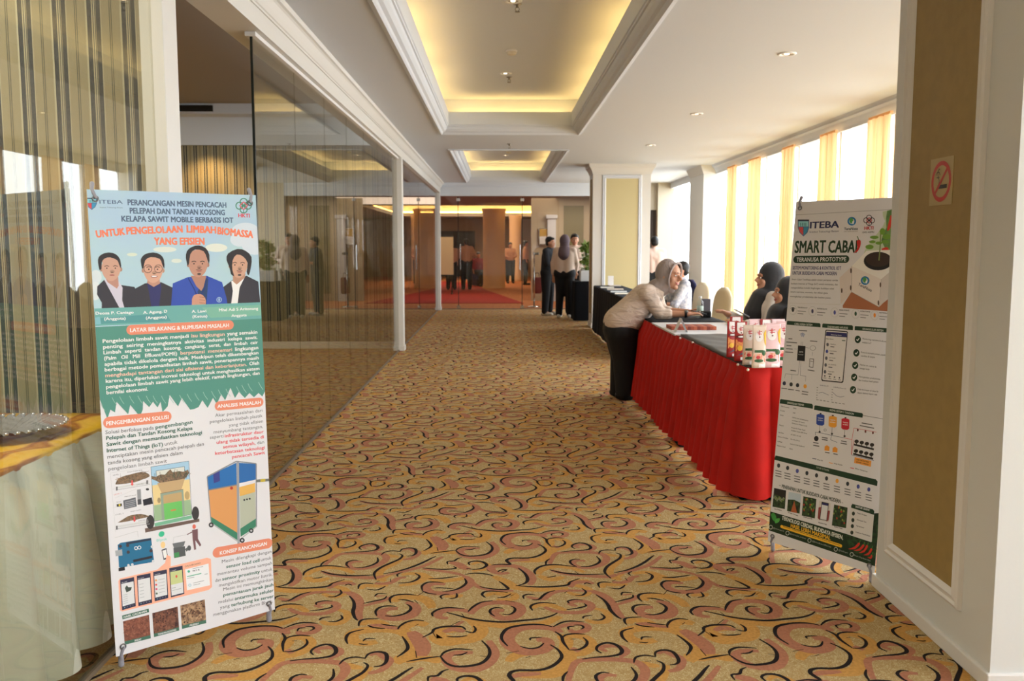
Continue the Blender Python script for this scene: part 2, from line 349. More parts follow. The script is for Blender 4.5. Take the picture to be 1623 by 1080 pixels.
def build_floor():
    near = carpet(3, 0); far = carpet(1, 0)
    Vs, Fs, Ms = [], [], []; base = 0
    q = np.array([(-9, -4, 0), (9, -4, 0), (9, 21, 0), (-9, 21, 0)], float); Vs.append(q); Fs.append(np.array([(0, 1, 2, 3)])); Ms.append(np.array([0])); base = 4
    for i in range(-5, 4):
        for j in range(-3, 16):
            y = j*TY+3.2; x = i*TX+.1
            if y > 20.6 or y < .5 or (abs(x) > 1.5+y*.62): continue
            V, Fc, M = near if y < 9.5 else far
            V = V + np.array([i*TX, j*TY, 0]); ok = V[:, 1] < 20.9
            Fk = ok[Fc].all(1)
            Vs.append(V); Fs.append(Fc[Fk]+base); Ms.append(M[Fk]); base += len(V)
    V = np.concatenate(Vs); Fc = np.concatenate(Fs); M = np.concatenate(Ms)
    me = bpy.data.meshes.new('floor'); me.vertices.add(len(V)); me.vertices.foreach_set('co', V.ravel())
    me.loops.add(len(Fc)*4); me.loops.foreach_set('vertex_index', Fc.ravel().astype('i'))
    me.polygons.add(len(Fc)); me.polygons.foreach_set('loop_start', np.arange(len(Fc), dtype='i')*4)
    me.update(); me.polygons.foreach_set('material_index', M.astype('i')); me.update(); me.validate()
    # keep every face looking up
    bm = bmesh.new(); bm.from_mesh(me)
    bm.normal_update()
    bmesh.ops.reverse_faces(bm, faces=[f for f in bm.faces if f.normal.z < 0]); bm.to_mesh(me); bm.free()
    o = add('floor', me, cm); o['kind'] = 'structure'
build_floor()

# ---------------------------------------------------------------- ceiling, coffers
CZ = 2.91
TR = [(-.745, 1.018, -3.0, 3.05), (-.745, 1.018, 4.95, 11.86), (-.745, 1.018, 13.77, 20.68)]
bm = NB()
def cq(x0, x1, y0, y1): quad(bm, [(x0, y0, CZ), (x0, y1, CZ), (x1, y1, CZ), (x1, y0, CZ)])
cq(-1.55, TR[0][0], -4, 21); cq(TR[0][1], 3.95, -4, 21)
ys = [-4]+[v for t in TR for v in t[2:]]+[21]
for a, b in zip(ys[::2], ys[1::2]): cq(TR[0][0], TR[0][1], a, b)
struct('ceiling', bm, ceilm)
for k, (x0, x1, y0, y1) in enumerate(TR):
    bm = NB()
    rectring(bm, [(.03, CZ), (.03, CZ-.012), (.0, CZ-.018), (-.012, CZ-.006), (-.02, CZ+.01), (-.045, CZ+.022), (-.065, CZ+.05), (-.072, CZ+.075), (-.085, CZ+.078), (-.085, CZ+.095), (-.095, CZ+.1), (-.095, CZ+.262), (-.078, CZ+.262), (-.078, CZ+.2), (.1, CZ+.2), (.1, CZ+.45)], x0, x1, y0, y1)
    quad(bm, [(x0-.1, y0-.1, CZ+.45), (x0-.1, y1+.1, CZ+.45), (x1+.1, y1+.1, CZ+.45), (x1+.1, y0-.1, CZ+.45)])
    t = struct('trim_%d' % (k+1), bm, ceilm)
    zz = CZ+.222
    def strip(ax_, c, a, b):
        n = max(1, round((b-a)/1.2)); L = (b-a)/n
        for i in range(n):
            bb = NB(); s, e = a+i*L+.06, a+(i+1)*L-.06
            if ax_ == 'y': cyl(bb, (c, s, zz), (c, e, zz), .012, 8)
            else: cyl(bb, (s, c, zz), (e, c, zz), .012, 8)
            add('cove_tube', bb, tube_m, t)
    strip('y', x0-.01, y0, y1); strip('y', x1+.01, y0, y1); strip('x', y1+.01, x0+.1, x1-.1); strip('x', y0-.01, x0+.1, x1-.1)

def roomwall(name, m, *boxes):
    bm = NB()
    for b in boxes: box(bm, *b)
    return struct(name, bm, m)
# left side: long header beam, slender columns, crown
bm = NB(); box(bm, -1.56, -1.355, -4, 20.9, 2.68, 3.0); struct('wall_left_header', bm, cream)
bm = NB(); extr(bm, [(-1.356, 2.79), (-1.345, 2.79), (-1.343, 2.80), (-1.335, 2.805), (-1.32, 2.83), (-1.30, 2.865), (-1.29, 2.875), (-1.275, 2.88), (-1.27, 2.91)], 'y', -4, 20.9); struct('trim_4', bm, cream)
def leftcol(y0, y1, x0=-1.46, x1=-1.35):
    bm = NB(); box(bm, x0, x1, y0, y1, 0, 2.68, .004); box(bm, x0-.005, x1+.012, y0-.012, y1+.012, .001, .07, .003)
    return struct('column', bm, cream)
leftcol(3.75, 3.91, -1.445); leftcol(12.62, 12.8); leftcol(20.75, 20.95, -1.5, -1.36)
# far header above the end glass, crown line
roomwall('wall_end_header', white, (-1.5, 2.1, 20.95, 21.15, 2.62, 3.0))
bm = NB(); extr(bm, [(20.955, 2.82), (20.93, 2.825), (20.92, 2.85), (20.89, 2.87), (20.88, 2.91)], 'x', -1.5, 1.7); struct('trim_5', bm, ceilm)
# glass partition panels
def pane(name, x0, x1, y0, y1, z0, z1, m, parent): 
    bm = NB(); box(bm, x0, x1, y0, y1, z0, z1); return add(name, bm, m, parent)
edge = mat('glass_edge', (28, 34, 30), .3)
g = thing('glass_partition', 'long row of tall frameless glass panes along the left side between the cream columns', 'partition', (-1.42, 5.34, 0))
yy = 5.34
while yy < 12.5:
    y1 = min(yy+1.065, 12.615)
    pane('glass_pane', -.004, .004, yy+.003-5.34, y1-.003-5.34, .02, 2.67, glass_l, g)
    yy += 1.065
bm = NB(); box(bm, -.007, .007, -.012, -.001, .02, 2.67); add('dark_glass_edge', bm, edge, g)
bm = NB(); box(bm, -.03, .03, -.03, 7.27, 2.655, 2.679); add('head_rail', bm, whitep, g)
chan = mat('channel_bronze', (112, 98, 80), .5)
bm = NB(); box(bm, -.012, .012, 0, 7.27, .001, .018); add('floor_channel', bm, chan, g)
g = thing('glass_partition', 'near glass screen on the left, in front of the white skirted table and striped wall', 'partition', (-1.40, 3.6, 0))
pane('glass_pane', -.004, .004, -7.5, -1.7, .02, 2.67, glass_l, g)
pane('glass_pane', -.004, .004, -1.69, .15, .02, 2.67, glass_l, g)
bm = NB(); box(bm, -.012, .012, -7.5, .04, .001, .018); add('floor_channel', bm, chan, g)
g = thing('glass_partition', 'far left glass screen between the last two slender columns', 'partition', (-1.42, 12.8, 0))
for a in range(5): pane('glass_pane', -.004, .004, a*1.59+.003, a*1.59+1.58, .02, 2.67, glass_e, g)
bm = NB(); box(bm, -.012, .012, 0, 7.9, .001, .018); add('floor_channel', bm, chan, g)
g = thing('glass_door', 'open glass door leaf beside the near cream column, leading to the striped room', 'door', (-1.46, 3.97, 0), math.radians(109))
pane('glass_pane', .0, 1.0, -.005, .005, .02, 2.66, glass_l, g)
for zc in (.0, 2.6):
    bm = NB(); box(bm, .0, .16, -.015, .015, zc+.02, zc+.075, .003); add('patch_fitting', bm, chrome, g)
# end glazing
g = thing('glass_partition', 'glass front across the end of the corridor below the white header', 'partition', (-1.36, 21.05, 0))
xs = [0, .4, 1.88, 3.45]
for a, b in zip(xs, xs[1:]): pane('glass_pane', a+.004, b-.004, -.005, .005, .02, 2.62, glass_e, g)
for x in xs[1:3]:
    bm = NB(); box(bm, x-.008, x+.008, -.008, .008, .02, 2.6); add('glass_joint', bm, edge, g)
    for z in (.02, 2.5):
        bm = NB(); box(bm, x-.04, x+.04, -.02, .02, z, z+.07, .004); add('clamp', bm, chrome, g)
for x in (.45, 1.83):
    bm = NB(); tube(bm, [(x, -.01, .93), (x, -.06, .93), (x, -.06, 1.5), (x, -.01, 1.5)], .012); add('pull_handle', bm, chrome, g)
bm = NB(); box(bm, 0, 3.45, -.015, .015, .001, .018); add('floor_channel', bm, chan, g)

# near alcove + striped room walls
roomwall('wall_striped_near', wallp, (-6.5, -1.45, 3.78, 3.85, 0, 3.42))
roomwall('wall_striped_far', wallp, (-8.8, -1.43, 12.95, 13.05, .0, 2.875))
roomwall('wall_bulkhead', ceilm, (-8.8, -1.57, 12.9, 13.05, 2.875, 3.45), (-8.8, -1.57, 12.6, 12.9, 3.26, 3.45))
bm = NB(); box(bm, -8.8, -1.47, 12.92, 12.949, .001, .1, .004); struct('baseboard_far_left', bm, cream)
brownc = mat('dim_ceiling', (150, 140, 128), .8)
bm = NB(); quad(bm, [(-8.8, -4, 3.4), (-8.8, 13, 3.4), (-1.5, 13, 3.4), (-1.5, -4, 3.4)]); struct('ceiling_side_room', bm, brownc)
roomwall('wall_side_room_left', wallp, (-8.9, -8.8, -4, 13, 0, 3.45))
bm = NB(); box(bm, -5.2, -3.9, 12.57, 12.599, 3.29, 3.37); add('grille', bm, blackp)
o = bpy.data.objects['grille']; o.name = 'air_grille'; setp(o, 'dark air grille in the bulkhead above the striped far wall', 'vent')
roomwall('wall_back', cream, (-8.9, 3.0, -4.1, -4.0, 0, 3.5), (3.0, 4.0, -4.1, -4.0, 0, 3.5))
# side-room spot lamp and added fill lights
spot((-4.1, 12.5, 2.9), 60, (1, .6, .22), 2.0, (-4.0, 13, .8))
area('side_room_fill', (-5.5, 8, 3.3), (0, 0, 0), 2, 4, 150, (1, .88, .7))  # fill light without a fixture, added to brighten the striped room
area('alcove_fill', (-2.8, 1.8, 3.3), (0, 0, 0), 1.2, 2.5, 150, (1, .95, .88))  # added fill that lifts the satin skirt and wall behind the near glass

# right: near pillar with gold panel
PXR, PY0, PY1 = 1.62, 2.835, 3.742
bm = NB(); box(bm, PXR, 2.6, PY0, PY1, 0, 2.91); pil = struct('column', bm, mat('pillar_paint', (206, 206, 203), .5, bump=.03, bscale=60))
k = .985
bm = NB(); rail = [(.0, 0), (.004, .016), (.014, .02), (.022, .012), (.03, .014), (.042, .02), (.054, .010), (.062, .0)]
def frame_on_x(bm, x, y0, y1, z0, z1, prof, sgn=-1):
    rings = [[bm.verts.new((x+sgn*h, *p)) for p in ((y0+d, z0+d), (y1-d, z0+d), (y1-d, z1-d), (y0+d, z1-d))] for d, h in prof]
    for a, b in zip(rings, rings[1:]):
        for i in range(4): bm.faces.new((a[i], a[(i+1) % 4], b[(i+1) % 4], b[i]))
def frame_on_y(bm, y, x0, x1, z0, z1, prof, sgn=-1):
    rings = [[bm.verts.new((p[0], y+sgn*h, p[1])) for p in ((x0+d, z0+d), (x1-d, z0+d), (x1-d, z1-d), (x0+d, z1-d))] for d, h in prof]
    for a, b in zip(rings, rings[1:]):
        for i in range(4): bm.faces.new((a[i], a[(i+1) % 4], b[(i+1) % 4], b[i]))
frame_on_x(bm, PXR, 3.03, 3.645, .185, 2.7, rail); add('panel_moulding', bm, mat('moulding_paint', (216, 212, 208), .4), pil)
bm = NB(); box(bm, PXR-.004, PXR+.001, 3.085, 3.585, .24, 2.645); add('gold_panel', bm, gold, pil)
bm = NB(); box(bm, PXR-.014, 2.61, PY0-.014, PY1+.014, .001, .055, .004); struct('baseboard_pillar', bm, mat('moulding_paint', (0, 0, 0)))
# no smoking sticker
def disc(bm, c, r, n=28, mi=0, ry=None, ri=0):
    pass
st = thing('no_smoking_sign', 'square no smoking sticker with red ring on the gold panel of the near pillar', 'sign', (PXR-.004, 3.32, 1.697))
bm = NB(); box(bm, -.0015, 0, -.086, .086, -.086, .086); add('sticker_backing', bm, mat('sticker_clear', (170, 148, 98), .3), st)
redm = mat('sign_red', (178, 48, 40), .4); blk = mat('print_black', (30, 30, 32), .5)
bm = NB()
def ringyz(bm, r0, r1, x, n=40, a0=0, a1=2*PI, cy=0, cz=0, mi=0):
    for i in range(n):
        a, b = a0+(a1-a0)*i/n, a0+(a1-a0)*(i+1)/n
        quad(bm, [(x, cy+r*math.cos(t), cz+r*math.sin(t)) for r, t in ((r0, a), (r0, b), (r1, b), (r1, a))], mi)
ringyz(bm, .058, .074, -.002); 
d = Vector((0, -.7, .7)).normalized(); nn = Vector((0, .7, .7)).normalized()*.006
quad(bm, [Vector((-.0024, 0, 0))+s*d*.062+t*nn for s, t in ((-1, -1), (-1, 1), (1, 1), (1, -1))]); add('red_ring', bm, redm, st)
bm = NB(); quad(bm, [(-.0022, y, z) for y, z in ((.025, -.012), (-.045, -.012), (-.045, -.026), (.025, -.026))]); 
for (cy_, cz_, a0, a1) in ((.025, .02, .2, 3.0), (.012, .03, -1.5, 1.5), (.03, .0, 1.2, 3.9)): ringyz(bm, .014, .017, -.0022, 12, a0, a1, cy_, cz_)
add('cigarette_symbol', bm, blk, st)

# mid pillar with yellow panel
bm = NB(); box(bm, 1.655, 2.68, 16.15, 16.75, 0, 2.91)
pil2 = struct('column', bm, cream)
bm = NB(); frame_on_y(bm, 16.15, 1.82, 2.52, .2, 2.72, [(d*1.1, h*1.2) for d, h in rail]); add('panel_moulding', bm, white, pil2)
bm = NB(); box(bm, 1.88, 2.46, 16.144, 16.151, .26, 2.66); add('yellow_panel', bm, yellowp, pil2)
bm = NB(); rectring(bm, [(0, 2.74), (.01, 2.74), (.02, 2.78), (.05, 2.84), (.07, 2.86), (.08, 2.91)], 1.655, 2.68, 16.15, 16.75); add('crown_moulding', bm, cream, pil2)
bm = NB(); box(bm, 1.64, 2.69, 16.135, 16.76, .001, .09, .004); struct('baseboard_mid_pillar', bm, cream)
bm = NB(); box(bm, 1.648, 1.656, 16.3, 16.6, .25, 2.66); add('side_panel', bm, gold, pil2)
# window wall
WX = 3.9
roomwall('wall_right_upper', white, (WX, 4.0, -4, 21, 2.775, 3.0))
roomwall('wall_right_sill', white, (WX, 4.0, -4, 21, 0, .12))
bm = NB(); extr(bm, [(WX, 2.76), (WX-.02, 2.76), (WX-.03, 2.79), (WX-.07, 2.85), (WX-.10, 2.87), (WX-.105, 2.89), (WX-.12, 2.91)], 'y', -4, 16.4); struct('trim_6', bm, ceilm)
bm = NB(); box(bm, 3.66, 4.0, 16.35, 17.5, 0, 2.91); pl = struct('column', bm, cream)
bm = NB(); rectring(bm, [(0, 2.76), (.01, 2.76), (.02, 2.79), (.05, 2.86), (.07, 2.91)], 3.66, 4.0, 16.35, 17.5); add('crown_moulding', bm, cream, pl)
wi = 1
for y in [-4+1.45*i for i in range(15)]:
    y1 = min(y+1.45, 16.35)
    if y1-y < .2: break
    fr = struct('window_%d' % wi, box(box(NB(), WX+.02, WX+.07, y-.03, y+.03, .12, 2.775), WX+.02, WX+.07, y-.03, y1, .12, .16), whitep)
    pane('pane', WX+.04, WX+.046, y+.03, y1-.03, .16, 2.775, glass_w, fr); wi += 1
fr = struct('window_%d' % wi, box(NB(), WX+.02, WX+.07, 17.5, 20.8, .12, .18), whitep); pane('pane', WX+.04, WX+.046, 17.5, 20.8, .16, 2.775, glass_w, fr)
# end wall at right behind the pillar
roomwall('wall_end_right', mat('grey_wall', (190, 180, 160), .6), (3.62, 4.0, 20.8, 20.95, 0, 3.0), (2.1, 2.9, 20.95, 21.1, 0, 3.0), (2.9, 3.62, 20.95, 21.1, 2.3, 3.0))
bm = NB(); box(bm, 2.9, 3.62, 21.0, 21.06, .02, 2.3); struct('door_1', bm, dark)

# ---------------------------------------------------------------- foyer beyond the glass
foyc = mat('foyer_carpet', (160, 92, 52), .95, c2=(190, 128, 80), scale=14)
bm = NB(); quad(bm, [(-9, 21.0, .0), (3.95, 21.0, .0), (3.95, 44, .0), (-9, 44, .0)]); quad(bm, [(-9, 13.05, .001), (-1.5, 13.05, .001), (-1.5, 21, .001), (-9, 21, .001)]); struct('floor_foyer', bm, foyc)
redc = mat('red_carpet', (150, 26, 22), .9)
bm = NB(); v = [(-4.2, 23.2), (.62, 23.2), (-.55, 31), (-1.0, 36), (-2.4, 38), (-4.2, 27)]
quad(bm, [(x, y, .012) for x, y in v]); 
for (a, b) in zip(v, v[1:]+v[:1]): quad(bm, [(a[0], a[1], .001), (b[0], b[1], .001), (b[0], b[1], .012), (a[0], a[1], .012)])
setp(add('red_carpet', bm, redc), 'red carpet lying on the foyer floor beyond the end glass', 'carpet')
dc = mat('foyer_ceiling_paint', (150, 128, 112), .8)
bm = NB()
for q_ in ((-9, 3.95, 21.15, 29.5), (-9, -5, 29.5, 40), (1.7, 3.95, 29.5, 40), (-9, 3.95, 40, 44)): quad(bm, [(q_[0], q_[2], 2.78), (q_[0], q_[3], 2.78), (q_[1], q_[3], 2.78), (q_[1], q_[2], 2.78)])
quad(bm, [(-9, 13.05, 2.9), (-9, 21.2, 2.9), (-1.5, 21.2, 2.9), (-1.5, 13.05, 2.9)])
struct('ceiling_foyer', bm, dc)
roomwall('trim_9', ceilm, (-9, -1.5, 21.1, 21.2, 2.74, 3.0))
bm = NB(); rectring(bm, [(0, 2.78), (0, 2.92), (.3, 2.92), (.3, 3.3)], -5, 1.7, 29.5, 40); quad(bm, [(-5.3, 29.2, 3.3), (-5.3, 40.3, 3.3), (2, 40.3, 3.3), (2, 29.2, 3.3)]); t7 = struct('trim_7', bm, ceilm)
ft = mat('foyer_tube', (255, 190, 95), .5, emit=20)
for a, b in (((-5.1, 40.1), (1.8, 40.1)), ((1.85, 29.5), (1.85, 40)), ((-5.15, 29.5), (-5.15, 40))):
    bm = NB(); cyl(bm, (*a, 2.97), (*b, 2.97), .03, 8); add('cove_tube', bm, ft, t7)
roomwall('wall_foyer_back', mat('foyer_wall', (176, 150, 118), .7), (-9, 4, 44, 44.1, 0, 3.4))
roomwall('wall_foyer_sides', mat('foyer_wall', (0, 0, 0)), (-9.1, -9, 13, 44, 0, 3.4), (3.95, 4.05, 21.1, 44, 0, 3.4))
bm = NB(); box(bm, -4.6, -1.2, 43.9, 43.99, .02, 2.2); struct('door_2', bm, dark)
roundm = mat('column_plaster', (225, 192, 150), .55)
def rcol(x, y, r, label):
    bm = NB(); lathe(bm, [(r*1.0, 0), (r, .12), (r*.97, .13), (r*.97, 2.6), (r*1.03, 2.65), (r*1.08, 2.78)], (x, y, 0), 32); o = struct('column', bm, roundm, smooth=True)
rcol(-.2, 32.1, .4, ''); rcol(.66, 38.5, .26, ''); rcol(-2.93, 32.3, .13, ''); rcol(-3.9, 41, .3, '')
# wall with sign
roomwall('wall_foyer_right', mat('foyer_beige', (186, 172, 146), .65), (.85, 3.0, 24.4, 24.6, 0, 2.78))
bm = NB(); box(bm, 1.28, 1.5, 24.25, 24.4, 0, 2.2); box(bm, 1.24, 1.54, 24.2, 24.4, 2.2, 2.3, .01); struct('column', bm, white)
bm = NB(); box(bm, 1.72, 2.25, 24.37, 24.4, .2, 2.55); frp = struct('trim_8', bm, mat('olive_panel', (126, 118, 84), .6))
sg = thing('wall_sign', 'framed sign with gold upper half and white lower half on the foyer wall', 'sign', tuple(at((864, 375), y=24.33)))
bm = NB(); box(bm, -.17, .17, -.012, .03, -.22, .22, .004); add('sign_frame', bm, chrome, sg)
bm = NB(); box(bm, -.15, .15, -.016, -.0125, 0.0, .2); add('gold_field', bm, mat('gold_sheet', (190, 150, 50), .4), sg)
bm = NB(); box(bm, -.15, .15, -.016, -.0125, -.2, -.001); add('white_field', bm, whitep, sg)
area('foyer_light', (-1, 26, 2.75), (0, 0, 0), 5, 4, 110, (1, .78, .6))
area('foyer_light', (-1, 36, 3.25), (0, 0, 0), 4, 6, 200, (1, .76, .55))
area('foyer_light', (-4.5, 17, 2.85), (0, 0, 0), 3, 4, 50, (1, .8, .62))
area('foyer_light', (2, 23, 2.75), (0, 0, 0), 1, 1, 50, (1, .85, .7))
# cream boards
def board(name, label, x0, x1, y, z0, z1):
    b = thing(name, label, 'board', ((x0+x1)/2, y, 0)); w2 = (x1-x0)/2
    bm = NB(); box(bm, -w2, w2, -.02, .02, z0, z1, .004); add('panel', bm, mat('board_cream', (206, 186, 140), .7), b)
    for s in (-1, 1):
        bm = NB(); box(bm, s*(w2-.05)-.02, s*(w2-.05)+.02, -.02, .02, 0.012, z0); box(bm, s*(w2-.05)-.02, s*(w2-.05)+.02, -.25, .25, .013, .04); add('leg', bm, blackp, b)
board('display_board', 'tall cream display board standing on the red carpet, behind the far column', -2.2, -1.42, 27.8, .6, 1.75)
bm = NB(); box(bm, -.95, -.45, 33.9, 34.3, .0125, .75, .01); 
setp(add('counter', bm, mat('board_cream', (0, 0, 0))), 'cream counter left of the fat round foyer column', 'counter')

# ---------------------------------------------------------------- ceiling fittings
lampm = mat('lamp_glow', (255, 236, 200), .4, emit=5); dull = mat('lamp_reflector', (200, 196, 186), .25, .8)
def downlight(x, y, z, label, lit):
    t = thing('recessed_downlight', label, 'downlight', (x, y, z), 0, 'recessed ceiling downlights')
    bm = NB(); lathe(bm, [(.045, -.001), (.05, -.009), (.062, -.011), (.07, -.006), (.072, 0)], n=28); add('trim_ring', bm, whitep, t, True)
    bm = NB(); r_ = lathe(bm, [(.046, -.002), (.03, -.0015), (.004, -.001)], n=28); bm.faces.new(r_[-1]); add('reflector', bm, dull, t, True)
    bm = NB(); ellip(bm, (0, 0, -.003), (.02, .02, .006), 12, 8); add('bulb', bm, lampm if lit else whitep, t, True)
    return t
for i, (x, y, s) in enumerate(((2.17, 6.97, 'nearest the viewer on the flat ceiling at right'), (2.16, 10.06, 'middle one of the row on the flat ceiling at right'), (2.17, 13.14, 'farthest of the row on the flat ceiling at right'))):
    downlight(x, y, CZ, 'round recessed downlight, '+s, True); spot((x, y, 2.89), 14, (1, .88, .7), 1.7)
CU = CZ+.45
for (px, s) in (((813, 1), 'in the big ceiling coffer at the very top of the view'), ((801, 116), 'in the middle of the big ceiling coffer'), ((801, 246), 'in the farther ceiling coffer')):
    p = at(px, z=CU); downlight(p.x, p.y, CU, 'round recessed downlight '+s, True); spot((p.x, p.y, CU-.02), 12, (1, .88, .7), 1.5)
brass = mat('sprinkler_metal', (150, 146, 138), .35, .9)
def sprinkler(px, z, label):
    p = at(px, z=z); t = thing('fire_sprinkler', label, 'sprinkler', tuple(p), 0, 'ceiling sprinklers')
    bm = NB(); lathe(bm, [(.0, -.001), (.034, -.001), (.034, -.006), (.012, -.012), (.01, -.03), (0.001, -.03)], n=18); add('escutcheon', bm, brass, t, True)
    bm = NB(); tube(bm, [(.012, 0, -.03), (.016, 0, -.045), (.006, 0, -.06)], .003, 6); tube(bm, [(-.012, 0, -.03), (-.016, 0, -.045), (-.006, 0, -.06)], .003, 6); add('yoke', bm, brass, t)
    bm = NB(); cyl(bm, (0, 0, -.06), (0, 0, -.064), .02, 12); add('deflector', bm, brass, t)
sprinkler((820, 6), CU, 'pendent sprinkler beside the nearest coffer downlight'); sprinkler((807, 122), CU, 'pendent sprinkler next to the middle coffer downlight')
sprinkler((807, 228), CZ, 'pendent sprinkler on the flat strip between the two coffers')
def smoke(px, z, label):
    p = at(px, z=z); t = thing('smoke_detector', label, 'detector', tuple(p))
    bm = NB(); lathe(bm, [(.055, 0), (.055, -.012), (.05, -.016)], n=24); add('base', bm, whitep, t, True)
    bm = NB(); lathe(bm, [(.046, -.014), (.046, -.03), (.036, -.042), (.001, -.044)], n=24); add('sensor_head', bm, mat('ivory_plastic', (220, 212, 195), .5), t, True)
smoke((811, 80), CU, 'round ivory smoke detector in the big coffer'); smoke((806, 240), CU, 'round ivory smoke detector in the farther coffer')

# ---------------------------------------------------------------- curtains
curt = mat('curtain_yellow', (238, 198, 146), .8, trans=.4)
def curtain(y0, y1, label, n=4, seed=0):
    rnd = random.Random(seed); t = thing('curtain', label, 'curtain', (WX-.09, (y0+y1)/2, 0), 0, 'yellow curtains along the windows')
    bm = NB(); L = y1-y0; N = n*10; rows = (2.745, 2.0, 1.2, .4, .03); rings = []
    ph = rnd.random()*6
    for k_, z in enumerate(rows):
        rings.append([bm.verts.new((-.02+.032*math.sin(2*PI*n*i/N+ph+.3*k_*math.sin(i))*(1-.25*(k_ == 0)), -L/2+L*i/N+.012*math.sin(i*1.7+k_), z)) for i in range(N+1)])
    for a, b in zip(rings, rings[1:]):
        for i in range(N): bm.faces.new((a[i], a[i+1], b[i+1], b[i]))
    add('curtain_panel', bm, curt, t, True)
    bm = NB(); box(bm, -.03, .0, -L/2, L/2, 2.745, 2.77); add('heading_tape', bm, curt, t)
cs = [(8.86, 9.38), (10.3, 10.8), (11.76, 12.22), (13.3, 13.9), (14.65, 15.15)]
od = ['nearest visible yellow curtain, above the right banner', 'second yellow curtain, above the right banner', 'third yellow curtain, at the left edge of the right banner', 'fourth yellow curtain, behind the seated woman', 'farthest yellow curtain, thin and pale beside the window pilaster']
for i, ((a, b), l) in enumerate(zip(cs, od)): curtain(a, b, l, 4, i)
for i, y in enumerate((7.55, 6.1, 4.65, 3.2, 1.75, .3, -1.15, -2.6)): curtain(y-.2, y+.2, 'yellow curtain behind the near pillar, '+('first','second','third','fourth','fifth','sixth','seventh','eighth')[i]+' one on the viewer side of the right banner', 4, 20+i)

